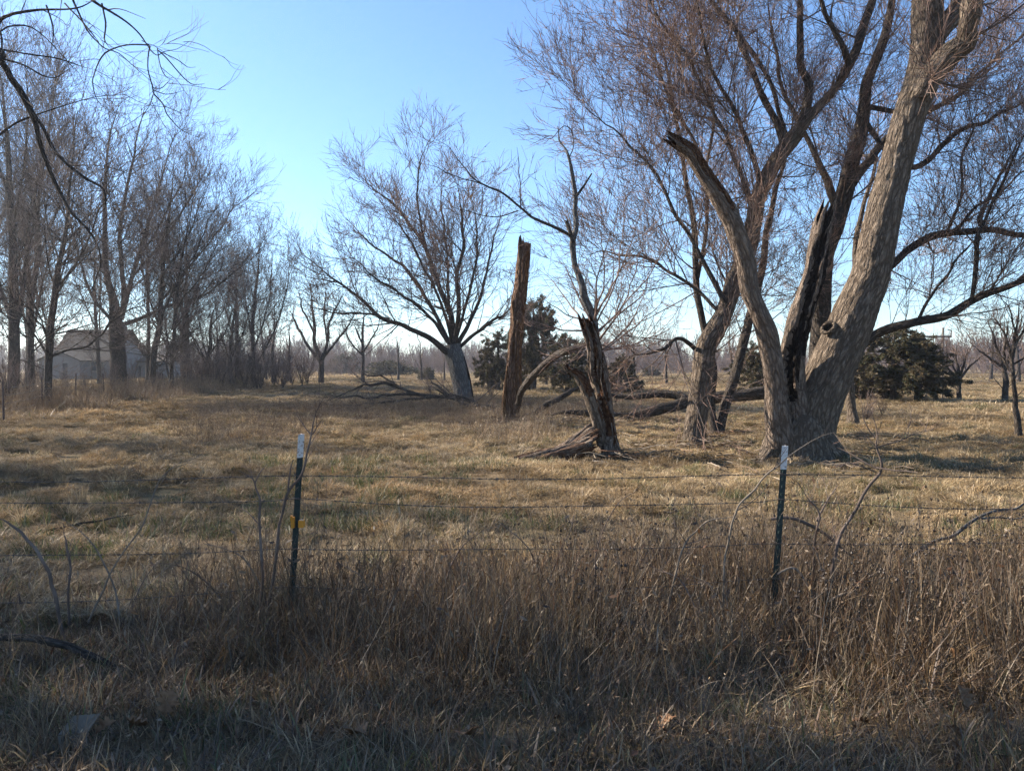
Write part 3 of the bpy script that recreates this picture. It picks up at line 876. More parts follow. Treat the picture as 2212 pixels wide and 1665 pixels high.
# --- round-headed tree with thick grey trunk, centre of the field
D = 36.5
gM = trunk([(1002, 874, 46), (1000, 850, 41), (994, 815, 40), (986, 780, 37), (979, 760, 36), (976, 744, 30)], D)
bM = tbase(gM)
lM = [guide([(978, 768, 20), (962, 758, 18), (931, 734, 15), (868, 701, 12), (822, 684, 10), (763, 633, 7.5), (713, 600, 5.5), (680, 570, 4), (648, 541, 2.5)], D, -1.5),
      guide([(840, 690, 8), (790, 678, 6), (713, 673, 4), (660, 660, 2.5)], D - .6, 1.5),
      guide([(976, 755, 18), (974, 684, 16), (948, 621, 13), (919, 541, 10), (889, 490, 7.5), (852, 440, 6), (808, 408, 4.5), (775, 378, 2.6)], D, 1.2),
      guide([(924, 555, 8), (906, 473, 6.5), (900, 431, 5.5), (902, 385, 4.5), (908, 345, 3.8), (925, 300, 2.4)], D + .8, -1),
      guide([(980, 755, 16), (990, 675, 13), (990, 600, 11), (999, 537, 9), (992, 473, 7), (986, 423, 4), (975, 380, 2.4)], D, -1.8),
      guide([(984, 752, 14), (1016, 692, 11), (1037, 642, 9), (1049, 600, 7), (1065, 530, 5), (1080, 470, 3), (1085, 440, 2)], D, 2),
      guide([(975, 750, 12), (923, 650, 10), (868, 570, 7), (800, 530, 5), (745, 470, 2.6)], D, 2.6),
      guide([(984, 758, 12), (1020, 726, 10), (1058, 696, 8), (1091, 675, 6), (1130, 640, 3.4)], D, 1.8),
      guide([(974, 748, 11), (930, 690, 9), (870, 640, 6.5), (810, 600, 5), (760, 560, 3)], D, -3.2),
      guide([(978, 745, 10), (955, 660, 8), (905, 560, 6), (860, 490, 4), (820, 440, 2.6)], D, -3),
      guide([(982, 745, 10), (1005, 660, 8), (1030, 560, 6), (1030, 480, 4), (1020, 420, 2.6)], D, -3),
      guide([(980, 745, 10), (970, 650, 8), (965, 540, 6), (955, 440, 4.6), (950, 370, 3)], D, 3.4)]
stems = [('trunk', gM, dict(sides=40, ds=0.09, ridge=.05, lump=.1, flare=.18, flare_h=.4, mat=[M['greybark'], M['char']], groove=[(1.2, .13, .25, .2, .85)], spawn=False))]
stems += [('limb', g * np.array([1, 1, 1, .78]), dict(sides=9, ds=.3, mat=M['bark'])) for g in lM]
lvM = [dict(LV_BIG[0], dens=2.9, also=dict(dens=.6, ang=70, up=0.05), ln=(1.5, 4.6), t=(.15, 1), rmin=.011, shape=.7), dict(LV_BIG[1], dens=2.4, ln=(.9, 2.4), rmin=.008), dict(LV_BIG[2], dens=4.0, ln=(.4, 1.3), rmin=.0078),
       dict(LV_BIG[3], dens=3.6, ln=(.3, .9), rmin=.006)]
build_tree('round_headed_tree', 'round-headed bare tree on a thick pale grey trunk in mid field', bM, stems, lvM, seed=33)

# --- row of tall trees along the left fence
LV_ROW = [dict(dens=1.7, t=(.12, 1), ang=46, ln=(2.2, 5.8), n=7, up=.24, wig=.10, rf=.45, rmin=.013, rk=.0075, upb=.15, shape=.55, also=dict(dens=1.0, t=(.1, .8), ang=70, ln=(1.8, 5.0), up=.15)),
          dict(dens=2.35, t=(.08, 1), ang=44, ln=(1.2, 3.4), n=5, up=.14, wig=.11, rf=.6, rmin=.010, rk=.006),
          dict(dens=2.4, t=(.06, 1), ang=42, ln=(.6, 2.0), n=3, up=.12, wig=.11, rf=.8, rmin=.0085, rk=.005),
          dict(dens=2.6, t=(.1, 1), ang=42, ln=(.35, 1.1), n=2, up=.1, wig=.1, rf=.9, rmin=.0075, rk=.004)]


def row_tree(label, tr, limbs, D, seed, lv=None, name='tall_bare_tree', wig_d=3.5, mats=None):
    rg = np.random.default_rng(seed)
    mats = mats or (M['rowbark'], M['rowbark'], M['rowtwig'])
    g = trunk(tr, D, 0.5, wscale=.85)
    st = [('trunk', g, dict(sides=18, ds=.25, flare=.3, flare_h=.5, mat=M['rowbark']))]
    for l in limbs:
        st.append(('limb', guide(l, D, rg.uniform(-wig_d, wig_d), .62), dict(sides=8, ds=.4, mat=M['rowbark'])))
    return build_tree(name, label, tbase(g), st, lv or LV_ROW, group='tall bare trees along the left fence', seed=seed, mats=mats)


row_tree('massive many-stemmed bare tree at the far left edge', [(28, 868, 34), (29, 817, 28), (29, 701, 25), (27, 557, 20), (23, 442, 16), (15, 320, 11), (5, 200, 6), (0, 130, 3)],
         [[(36, 700, 16), (46, 660, 14), (58, 557, 13), (66, 485, 10), (80, 400, 8), (100, 300, 5), (110, 190, 3)], [(26, 690, 14), (0, 620, 12), (-30, 500, 9), (-60, 350, 6), (-70, 220, 3)],
          [(24, 500, 9), (50, 380, 7), (60, 260, 5), (55, 150, 3)], [(20, 430, 8), (-20, 300, 6), (-40, 150, 3)]], 40, 41)
row_tree('slim bare tree rising left of the nearest fence-line trunk', [(70, 868, 20), (66, 760, 16), (66, 673, 14), (76, 600, 13), (83, 557, 12), (86, 471, 10), (95, 360, 7), (105, 250, 5), (120, 150, 3)],
         [[(80, 570, 7), (120, 470, 6), (150, 360, 4.5), (165, 250, 3)], [(86, 480, 6), (60, 380, 5), (50, 280, 3)]], 43, 42)
row_tree('dark straight tree standing in the left fence line, nearest of its row', [(101, 884, 21), (103, 840, 18), (105, 788, 18), (111, 701, 17), (121, 615, 15), (130, 557, 12), (141, 500, 9), (150, 420, 6.5), (162, 330, 4.5), (170, 240, 3)],
         [[(110, 770, 10), (126, 764, 9), (144, 756, 8), (187, 745, 7), (245, 696, 6), (300, 665, 4), (360, 640, 2.5)], [(120, 640, 7), (165, 560, 6), (210, 470, 5), (250, 390, 3)],
          [(108, 740, 7), (80, 690, 6), (40, 650, 4), (0, 630, 3)], [(128, 565, 6), (100, 470, 5), (90, 380, 3)]], 32.5, 43)
row_tree('broad bare tree with thick low-forking trunk in front of the white house', [(257, 852, 42), (256, 790, 37), (254, 720, 36), (252, 687, 30), (246, 640, 20), (239, 615, 16), (228, 540, 13), (225, 460, 10), (232, 380, 7), (240, 290, 5), (255, 225, 3)],
         [[(258, 690, 20), (268, 644, 17), (262, 529, 13), (270, 430, 10), (290, 330, 7), (310, 235, 4)], [(262, 690, 18), (288, 586, 14), (317, 500, 11), (328, 457, 9), (350, 380, 6), (380, 290, 3)],
          [(268, 700, 16), (300, 690, 14), (360, 664, 11), (432, 641, 8), (472, 612, 6), (520, 575, 4), (555, 545, 2.5)], [(285, 600, 9), (350, 520, 8), (410, 430, 6), (450, 350, 3)],
          [(330, 670, 8), (400, 590, 7), (460, 510, 5), (515, 430, 3)], [(248, 700, 12), (200, 640, 10), (170, 560, 8), (150, 460, 5), (150, 350, 3)], [(300, 560, 8), (370, 440, 6), (410, 340, 3)]], 52, 44)
row_tree('bare tree with single leaning trunk, left of the pair at the fence', [(328, 852, 18), (330, 800, 16), (333, 760, 15), (343, 701, 14), (346, 615, 11), (352, 540, 9), (365, 450, 6), (378, 360, 3)],
         [[(345, 690, 8), (385, 610, 7), (430, 530, 5), (470, 440, 3)], [(347, 600, 7), (400, 520, 5), (440, 420, 3)], [(342, 700, 7), (310, 600, 6), (300, 500, 4)]], 47, 45)
row_tree('bare tree with two stems parting near the ground at the fence', [(370, 852, 13), (370, 826, 12), (373, 780, 9), (376, 730, 9), (380, 660, 8), (392, 570, 6), (410, 480, 4), (425, 420, 3)],
         [[(370, 830, 8), (360, 790, 7), (362, 730, 6), (352, 650, 5), (345, 560, 4)], [(380, 670, 5), (430, 600, 4), (480, 530, 3)]], 48, 46)
row_tree('tall pale bare tree farthest along the left fence row', [(548, 834, 12), (546, 790, 10), (546, 700, 9), (552, 620, 7), (560, 560, 4.5), (566, 520, 3)],
         [[(546, 760, 6), (575, 680, 5), (585, 600, 4), (590, 545, 3)], [(546, 740, 5), (530, 650, 4), (525, 590, 3)], [(548, 800, 6), (600, 700, 5), (618, 620, 4), (625, 560, 3)]], 66, 47)
row_tree('low spreading bare tree under the tall row, left of the brush', [(446, 840, 13), (447, 800, 11), (452, 750, 9), (456, 700, 6), (462, 650, 3)],
         [[(447, 790, 6), (420, 740, 5), (400, 690, 3)], [(450, 770, 6), (490, 710, 5), (510, 650, 3)], [(449, 780, 5), (430, 700, 4), (425, 640, 3)]], 58, 48)
row_tree('thin bare tree in the brush between the row and the small round tree', [(500, 838, 11), (499, 800, 9), (502, 740, 7), (506, 680, 5), (512, 610, 3)],
         [[(499, 790, 5), (480, 730, 4), (470, 680, 3)], [(501, 770, 5), (530, 710, 4), (545, 660, 3)]], 60, 49)

# --- more of the same row standing left of the frame; they shade the near field
broad = bpy.data.objects['tall_bare_tree.003']
for (x_, y_, s_, rz, lb) in ((-16.5, 9.6, .62, 2.6, 'bare tree out of frame, left, nearest the road'), (-20.0, 16.8, .7, 3.4, 'bare tree out of frame, left, second from the road'), (-23.5, 22.5, .72, 2.0, 'bare tree out of frame, left, third from the road')):
    c_ = copy_tree(broad)
    c_.location = (x_, y_, gz(x_, y_)); c_.scale = (s_, s_, s_); c_.rotation_euler = (0, 0, rz); c_['label'] = lb

# --- second rank behind the left row
rg2 = np.random.default_rng(8)
srcs = [bpy.data.objects[n_] for n_ in ('tall_bare_tree.003', 'tall_bare_tree', 'tall_bare_tree.004', 'tall_bare_tree.001')]
for k, (px, D_, s_, lb) in enumerate(((-60, 58, 1.0, 'bare tree of the second rank, at the left edge'), (60, 66, .95, 'second-rank bare tree left of the white house roof'), (215, 74, 1.05, 'second-rank bare tree behind the broad low-forking tree, left'),
                                     (318, 66, .95, 'second-rank bare tree behind the broad low-forking tree, right'), (400, 70, .85, 'second-rank bare tree above the brush, left of centre of the row'), (515, 86, .78, 'second-rank bare tree near the right end of the row'),
                                     (575, 96, .72, 'second-rank bare tree last at the right end of the row'))):
    c_ = copy_tree(srcs[k % 4])
    x_ = (px - CX) / F * D_
    c_.location = (x_, D_, gz(x_, D_)); c_.scale = (s_, s_, s_); c_.rotation_euler = (0, 0, rg2.uniform(0, 6)); c_['label'] = lb

# --- smaller field trees
LV_SM = [dict(dens=2.0, t=(.2, 1), ang=44, ln=(1.2, 3.4), n=6, up=.35, wig=.12, rf=.5, rmin=.015, rk=.009), dict(dens=2.6, t=(.1, 1), ang=42, ln=(.7, 1.9), n=5, up=.25, wig=.12, rf=.6, rmin=.011, rk=.007),
         dict(dens=3.4, t=(.1, 1), ang=40, ln=(.4, 1.0), n=4, up=.2, wig=.12, rf=.7, rmin=.010, rk=.007)]


def field_tree(label, tr, limbs, D, seed, lv=LV_SM, name='small_bare_tree', wig=3, mats=None):
    rg = np.random.default_rng(seed)
    g = trunk(tr, D, 0)
    st = [('trunk', g, dict(sides=14, ds=.2, flare=.25, flare_h=.4, mat=M['bark']))]
    st += [('limb', guide(l, D, rg.uniform(-wig, wig)), dict(sides=7, ds=.3, mat=M['bark'])) for l in limbs]
    return build_tree(name, label, tbase(g), st, lv, group='small bare trees out in the field', seed=seed, mats=mats)


field_tree('small vase-shaped bare tree on a short trunk, left of the round-headed tree', [(694, 832, 14), (694, 805, 12), (694, 782, 12), (690, 765, 9), (680, 735, 8), (676, 690, 6), (672, 640, 4), (668, 610, 2.5)],
           [[(692, 780, 7), (668, 752, 6), (640, 705, 5), (628, 670, 3)], [(695, 780, 8), (705, 745, 6.5), (712, 700, 5), (730, 660, 4), (745, 630, 2.5)], [(694, 778, 6), (722, 740, 5), (750, 710, 4), (765, 680, 2.5)],
            [(678, 720, 4), (655, 670, 4), (645, 630, 2.5)], [(706, 735, 4), (700, 680, 4), (705, 620, 2.5)]], 73, 51)
field_tree('thin straight young tree between the vase-shaped tree and the round-headed one', [(784, 826, 9), (784, 790, 7), (785, 740, 6), (786, 700, 4), (786, 660, 2.5)],
           [[(785, 760, 4), (810, 720, 3.5), (820, 690, 2.5)], [(785, 770, 4), (755, 735, 3.5), (745, 700, 2.5)], [(785, 750, 4), (765, 700, 3)]], 80, 52)
field_tree('small round dark-stemmed tree standing alone right of the evergreens', [(2072, 868, 11), (2072, 845, 9), (2073, 822, 9), (2070, 800, 6), (2066, 770, 4), (2062, 745, 2.5)],
           [[(2073, 822, 6), (2055, 805, 5), (2035, 785, 3.5), (2022, 770, 2)], [(2073, 820, 6), (2088, 800, 5), (2108, 780, 3.5), (2122, 768, 2)], [(2073, 815, 5), (2085, 780, 4), (2092, 750, 2)], [(2072, 815, 4), (2050, 775, 3), (2045, 750, 2)]], 40, 53,
           [dict(LV_SM[0], ln=(.7, 1.9), dens=4.0, rmin=.013), dict(LV_SM[1], ln=(.4, 1.1), dens=4.5, rmin=.010), dict(LV_SM[2], ln=(.2, .6), dens=5, rmin=.009)], wig=1)
field_tree('bare orchard tree with straight trunk left of the leaning one at right edge', [(2171, 876, 14), (2172, 840, 12), (2170, 800, 10), (2160, 765, 7), (2145, 730, 5), (2130, 695, 3)],
           [[(2171, 800, 7), (2185, 760, 6), (2200, 710, 4), (2205, 670, 2)], [(2168, 795, 6), (2140, 775, 5), (2115, 755, 3), (2100, 745, 2)], [(2170, 790, 6), (2172, 740, 5), (2180, 690, 3)]], 38, 54,
           [dict(LV_SM[0], ln=(1.0, 2.6), dens=3.2, rmin=.013), dict(LV_SM[1], ln=(.5, 1.4), dens=3.6, rmin=.010), dict(LV_SM[2], ln=(.2, .8), dens=4.4, rmin=.009)], wig=2)
field_tree('crooked bare orchard tree leaning over at the right edge', [(2204, 948, 15), (2201, 915, 13), (2194, 878, 11), (2185, 845, 9), (2181, 811, 8), (2184, 770, 7), (2196, 730, 5), (2205, 690, 4), (2212, 640, 2.5)],
           [[(2182, 800, 6), (2160, 770, 4), (2140, 760, 3), (2110, 775, 2)], [(2184, 775, 5), (2170, 720, 4), (2150, 690, 3), (2135, 690, 2)], [(2190, 745, 5), (2230, 690, 4), (2270, 640, 2)], [(2196, 725, 4), (2180, 670, 3), (2160, 640, 2)], [(2183, 790, 5), (2220, 770, 4), (2260, 765, 2)]], 19.5, 55,
           [dict(LV_SM[0], ln=(.6, 1.8), dens=3.6, rmin=.006, rk=.009, up=.1), dict(LV_SM[1], ln=(.3, 1.0), dens=4.6, rmin=.005), dict(LV_SM[2], ln=(.2, .6), dens=5, rmin=.0042)], wig=1)

# --- tree out of the frame at left whose boughs hang into the sky corner
D = 9.0
tb = np.array([-11.8, 7.2, 0])
tr = np.array([[*tb[:2], -.3, .42], [*tb[:2], 0, .38], [-11.6, 7.3, 2.5, .32], [-11.4, 7.5, 5.0, .27], [-11.2, 7.6, 7.5, .2], [-11.3, 7.8, 10, .13], [-11.2, 7.9, 13, .05]])


def hang(px, src, dd=0.0, d0=D):
    g = guide(px, d0, dd)
    if src is None:
        return g
    s = np.array(src, float)
    mid = (s + g[0]) / 2
    mid[2] += 0.45
    return np.vstack([s[None], mid[None], g])


hl = [hang([(-60, 80, 13), (0, 129, 12), (20, 165, 13), (44, 198, 13), (63, 236, 13), (74, 264, 11), (85, 316, 10), (110, 379, 9), (129, 420, 8.5), (148, 460, 8), (178, 494, 7), (199, 529, 6), (207, 572, 5), (190, 628, 3)], (-11.4, 7.5, 5.6, .1), .3),
      hang([(70, 244, 7), (96, 280, 7), (118, 327, 6.5), (154, 362, 6), (192, 390, 5), (220, 408, 4), (228, 439, 3), (222, 470, 1.5)], None),
      hang([(-120, 90, 9), (0, 41, 8), (27, 27, 7.5), (82, 15, 7), (124, 12, 6), (165, 5, 5), (215, -20, 3)], (-11.4, 7.5, 6.2, .09), -.6),
      hang([(60, -110, 10), (140, -50, 9), (206, 0, 8), (239, 19, 7), (275, 41, 6), (302, 66, 5), (324, 99, 4.4), (340, 112, 3.4), (357, 104, 2.6), (384, 99, 2.2), (412, 82, 1.2)], (-11.3, 7.6, 7.2, .1), .2),
      hang([(340, 108, 2.6), (360, 126, 2.6), (384, 154, 2.4), (412, 181, 2), (442, 181, 1.2)], None), hang([(345, 112, 2), (384, 130, 1.8), (405, 145, 1.6), (422, 145, 1.1)], None),
      hang([(324, 99, 3), (320, 122, 2.8), (320, 151, 2.6), (328, 187, 3), (331, 203, 3), (351, 225, 2.8), (360, 247, 2.4), (384, 275, 2), (404, 288, 1.6), (426, 294, 1.1)], None),
      hang([(331, 190, 2), (350, 190, 1.8), (371, 168, 1.2)], None), hang([(331, 195, 2), (360, 204, 1.6), (397, 196, 1.0)], None), hang([(331, 205, 1.8), (322, 230, 1.4), (308, 249, 1.0)], None), hang([(352, 228, 1.8), (375, 238, 1.4), (395, 246, 1.0)], None),
      hang([(322, 98, 3.2), (300, 97, 3), (275, 98, 3), (250, 103, 3), (228, 115, 3.2), (212, 138, 2.8), (202, 165, 2.4), (200, 180, 2.2), (209, 214, 1.8), (225, 232, 1.4), (244, 245, 1)], None),
      hang([(120, -90, 7), (150, -30, 6), (165, 8, 5.4), (173, 27, 5), (192, 71, 4.4), (212, 97, 4), (232, 115, 3.4), (261, 126, 2.8), (294, 157, 2.4), (324, 184, 2)], (-11.3, 7.6, 6.8, .08), -.3),
      hang([(340, 104, 2.4), (346, 140, 2), (358, 165, 1.8), (376, 174, 1.2)], None),
      hang([(-80, 110, 5), (0, 107, 4.2), (41, 114, 3.6), (110, 124, 3), (154, 137, 2.6), (205, 150, 1.4)], None, .4), hang([(5, 128, 4), (50, 140, 3.4), (90, 162, 3), (120, 167, 2.4), (150, 150, 1.4)], None, -.3),
      hang([(-60, 150, 6), (0, 70, 5), (70, 60, 4), (130, 110, 3), (160, 145, 2)], (-11.4, 7.5, 4.6, .08), .5),
      hang([(220, 8, 4), (228, 50, 3.4), (226, 85, 3), (240, 108, 1.6)], None), hang([(100, 12, 4), (115, 60, 3.4), (112, 95, 2), (108, 110, 1.2)], None), hang([(140, 8, 3.4), (175, 45, 2.6), (215, 90, 2)], None, -.4),
      hang([(-200, 330, 9), (-80, 360, 8), (0, 300, 6), (45, 268, 5), (120, 240, 3.6), (200, 215, 2.4), (260, 210, 1.2)], (-11.5, 7.3, 3.4, .08), .6),
      # boughs outside the frame
      hang([(-700, -300, 12), (-500, -500, 9), (-200, -600, 5)], (-11.3, 7.7, 8.0, .1), -3), hang([(-300, -350, 12), (-100, -450, 8), (200, -480, 4)], (-11.3, 7.7, 8.6, .1), 1), hang([(-600, 100, 10), (-400, -100, 7), (-100, -250, 4)], (-11.3, 7.7, 5.0, .1), -4),
      hang([(-900, -200, 12), (-1200, -500, 8), (-1400, -700, 4)], (-11.3, 7.7, 6.0, .1), 2), hang([(-500, -400, 10), (-450, -800, 7), (-300, -1100, 4)], (-11.3, 7.7, 8.0, .1), 3), hang([(-200, -150, 9), (0, -220, 6), (160, -200, 3)], (-11.3, 7.7, 6.5, .1), -3)]
rgo = np.random.default_rng(15)
for k in range(9):
    z0 = rgo.uniform(5.5, 11.5); a_ = rgo.uniform(-.9, 1.0); L_ = rgo.uniform(4.0, 7.5); dz = rgo.uniform(.5, 2.5)
    p0 = np.array([-11.3, 7.7, z0]); d_ = np.array([math.cos(a_), math.sin(a_), 0])
    e_ = p0 + d_ * L_ + [0, 0, dz]
    # keep these boughs above the frame
    e_[2] = max(e_[2], CH + .52 * max(e_[1], .5) * 1.12 + 1.0)
    m_ = (p0 + e_) / 2 + [0, 0, .6]
    hl.append(np.array([[*p0, .09], [*m_, .05], [*e_, .012]]))
stems = [('trunk', tr, dict(sides=24, ds=.12, flare=.3, flare_h=.4))] + [('bough', g, dict(sides=8, ds=.12, lump=.1, mat=M['bark'], wob=.007)) for g in hl]
lvH = [dict(dens=2.2, t=(.25, 1), ang=45, ln=(.35, 1.25), n=7, up=-.1, wig=.13, rf=.55, rmin=.004, rk=.007), dict(dens=2.4, t=(.15, 1), ang=45, ln=(.3, .9), n=5, up=.3, wig=.13, rf=.6, rmin=.003, rk=.005),
       dict(dens=3.0, t=(.1, 1), ang=45, ln=(.15, .5), n=4, up=.3, wig=.14, rf=.7, rmin=.0022, rk=.004)]
build_tree('overhanging_tree', 'dark drooping boughs hanging into the upper left sky', [*tb[:2], gz(*tb[:2])], stems, lvH, seed=61)
# ------------------------------------------------------------------ generic small builders


def box_geo(G, c, s, m=0, rot=None):
    x, y, z = np.array(s) / 2
    v = np.array([[-x, -y, -z], [x, -y, -z], [x, y, -z], [-x, y, -z], [-x, -y, z], [x, -y, z], [x, y, z], [-x, y, z]])
    if rot is not None:
        v = v @ np.asarray(rot).T
    G.add(v + np.array(c), [[0, 3, 2, 1], [4, 5, 6, 7], [0, 1, 5, 4], [1, 2, 6, 5], [2, 3, 7, 6], [3, 0, 4, 7]], m=m)


def box_obj(name, c, s, mat, parent=None, base=(0, 0, 0), **kw):
    G = Geo(); box_geo(G, c, s)
    return link(name, G.mesh(name, mat, None, base, smooth=False), parent, **kw)


# ------------------------------------------------------------------ evergreens
t = NT('cedar_foliage')
cc = t.n('ShaderNodeAttribute', attribute_name='col').outputs['Color']
d1 = t.n('ShaderNodeBsdfDiffuse'); d2 = t.n('ShaderNodeBsdfTranslucent'); mx = t.n('ShaderNodeMixShader', i_Fac=0.2)
t.l(cc, d1.inputs[0]); t.l(cc, d2.inputs[0]); t.l(d1.outputs[0], mx.inputs[1]); t.l(d2.outputs[0], mx.inputs[2])
M['cedar'] = t.done(mx)


def cedar_mesh(seed, H, W, n=9000, size=0.13, green=(0.045, 0.05, 0.027), brown=(0.12, 0.09, 0.058)):
    """shaggy crown: boughs of uneven reach, each carrying branchlets set with small drooping sprays; crown base at z=0"""
    rg = np.random.default_rng(seed)
    nb = 70
    z0 = rg.uniform(0.0, 0.95, nb)
    az = rg.uniform(0, 2 * np.pi, nb)
    prof = np.clip((1 - z0) ** .62 * (.62 + .38 * np.clip(z0 * 5, 0, 1)), .07, 1)
    lob = 1 + .38 * vnoise(np.cos(az) * 1.6 + seed, np.sin(az) * 1.6, z0 * 3.5, seed=seed)
    L = prof * lob * W / 2 * rg.uniform(0.7, 1.15, nb)
    d = nrm(np.stack([np.cos(az), np.sin(az), .15 + .55 * z0 + rg.normal(0, .12, nb)], 1))
    b0 = np.stack([rg.normal(0, .03 * W, nb), rg.normal(0, .03 * W, nb), z0 * H * 0.9], 1)
    s_ = np.linspace(0, 1, 7)
    Bp = b0[:, None, :] + d[:, None, :] * (L[:, None] * s_[None, :])[..., None]
    Bp[:, :, 2] -= .30 * (s_[None, :] ** 2) * L[:, None] * rg.uniform(.2, 1.3, nb)[:, None]
    Br = np.maximum(0.05 * (1 - s_)[None, :] * (L[:, None] / (W / 2)), .012)
    GB = Geo()
    tubes(GB, Bp, Br, 4)
    c1 = grow(rg, Bp, Br, L, dens=14 / W, t=(.1, 1), ang=55, ln=(.12 * W, .26 * W), n=5, up=-.12, wig=.14, rf=.6, rmin=.009, rk=.01)
    tubes(GB, c1[0], c1[1], 3)
    Q = c1[0]
    k = rg.integers(0, len(Q), n)
    fi = np.clip(rg.beta(1.6, 1.0, n) * 4, 0, 3.999); i = fi.astype(int); fr = (fi - i)[:, None]
    p = Q[k, i] * (1 - fr) + Q[k, i + 1] * fr + rg.normal(0, .055, (n, 3))
    tg = nrm(Q[k, i + 1] - Q[k, i])
    out = nrm(tg * .8 + rg.normal(0, .55, (n, 3)) + np.array([0, 0, -.25]))
    sd = nrm(np.cross(out, rg.normal(0, 1, (n, 3))))
    nn = np.cross(out, sd)
    Ls = rg.uniform(.5, 1.5, n)[:, None] * size
    wd = Ls * 0.11
    v = np.stack([p - sd * wd * .5, p + sd * wd * .5, p + out * Ls * .55 + sd * wd, p + out * Ls + nn * wd * .6, p + out * Ls * .55 - sd * wd], 1)
    ids = np.arange(n * 5).reshape(n, 5)
    mixf = np.clip(rg.random((n, 1)) ** 1.1 + .35 * vnoise(p[:, 0] * 1.3, p[:, 1] * 1.3, p[:, 2] * 1.3, seed=seed + 3)[:, None], 0, 1)
    col = (np.array(green) * (1 - mixf) + np.array(brown) * mixf) * rg.uniform(.6, 1.5, (n, 1))
    GF = Geo()
    GF.add(v, ids[:, [0, 1, 2, 4]], ids[:, [4, 2, 3]], a=np.repeat(col, 5, 0))
    v2 = np.stack([p + out * Ls * .2, p + out * Ls * .45 + sd * Ls * .5 + nn * wd, p + out * Ls * .4], 1)
    v3 = np.stack([p + out * Ls * .3, p + out * Ls * .6 - sd * Ls * .45 - nn * wd, p + out * Ls * .5], 1)
    GF.add(v2, None, np.arange(n * 3).reshape(n, 3), a=np.repeat(col, 3, 0))
    GF.add(v3, None, np.arange(n * 3).reshape(n, 3), a=np.repeat(col, 3, 0))
    return GB.mesh('boughs', M['branch'], 'bco'), GF.mesh('foliage', M['cedar'], 'col', smooth=False)


CEDARS = {}


def cedar(label, px, py, H, W, z_low, tw, variant=0, rot=0.0, group='evergreen cedars behind the bare trees', name='cedar_tree'):
    D = GD(py)
    b = P(px, py, D); b[2] = gz(b[0], b[1])
    r = empty(name, b, label, 'evergreen', group)
    if variant not in CEDARS:
        CEDARS[variant] = cedar_mesh(80 + variant, 1.0 * [5, 4.2, 1.6][variant], [5.5, 4.0, 3.2][variant], [36000, 24000, 5000][variant], size=[.15, .14, .15][variant])
    mb, mf = CEDARS[variant]
    hh, ww = [(5, 5.5), (4.2, 4.0), (1.6, 3.2)][variant]
    G = Geo()
    bark_tube(G, np.array([[0, 0, -.2, tw * 1.15], [0, 0, .1, tw], [.03, 0, z_low + .5, tw * .85], [0, 0, z_low + H * .5, tw * .5], [0, 0, z_low + H * .85, .03]]), sides=10, ds=.2, ridge=.08, lump=.15, flare=.3, flare_h=.3, seed=variant)
    link('trunk', G.mesh('trunk', M['bark'], 'bco'), r)
    bo = link('boughs', mb, r, kind='stuff'); fo = link('foliage', mf, r, kind='stuff')
    for o in (bo, fo):
        o.location = (0, 0, z_low); o.scale = (W / ww, W / ww, H / hh); o.rotation_euler = (0, 0, rot)
    return r


cedar('broad dark evergreen under the long right-reaching arms, larger of the pair', 1930, 866, 3.7, 5.4, .5, .20, 0, .3)
cedar('narrower dark evergreen, right-hand one of the pair under the long arms', 1980, 868, 3.2, 3.7, .5, .13, 1, 2.1)
cedar('low ragged evergreen at the left side of the broad one under the long arms', 1866, 862, 2.3, 3.4, .2, .1, 1, 1.0)
cedar('tall dark evergreen directly behind the tall bare snag', 1152, 846, 6.2, 5.0, .9, .22, 0, 1.2)
cedar('olive evergreen between the thick grey trunk and the snag', 1076, 842, 4.2, 3.6, .5, .18, 1, .4)
cedar('dark evergreen low behind the split rotten trunk', 1225, 850, 3.6, 4.0, .4, .16, 1, 3.0)
cedar('dark evergreen seen between the leaning pale trunk and the forked tree', 1640, 858, 3.0, 3.6, .4, .16, 0, 4.0)
cedar('dark evergreen low behind the shoots right of the rotten trunk', 1345, 852, 2.4, 3.0, .2, .14, 1, 5.0)
for lb, px, py, H, W, v, rt in (('low dark evergreen bush far off, left of the round-headed tree', 842, 815, 2.4, 9.5, 2, 0), ('small dark evergreen bush at the end of the far field, centre', 1405, 814, 1.7, 4.0, 2, 1),
                                ('tiny dark evergreen bush left of the central far bush', 1340, 815, 2.6, 3.6, 2, 2), ('dark evergreen bush behind the thin young tree', 742, 808, 4.0, 8.0, 2, 3), ('small evergreen bush left of the thick grey trunk', 925, 822, 1.5, 2.6, 2, 4)):
    cedar(lb, px, py, H, W, 0.05, .06, v, rt, 'low evergreen bushes in the far field', 'evergreen_bush')

# ------------------------------------------------------------------ auto-grown bare trees and shrubs


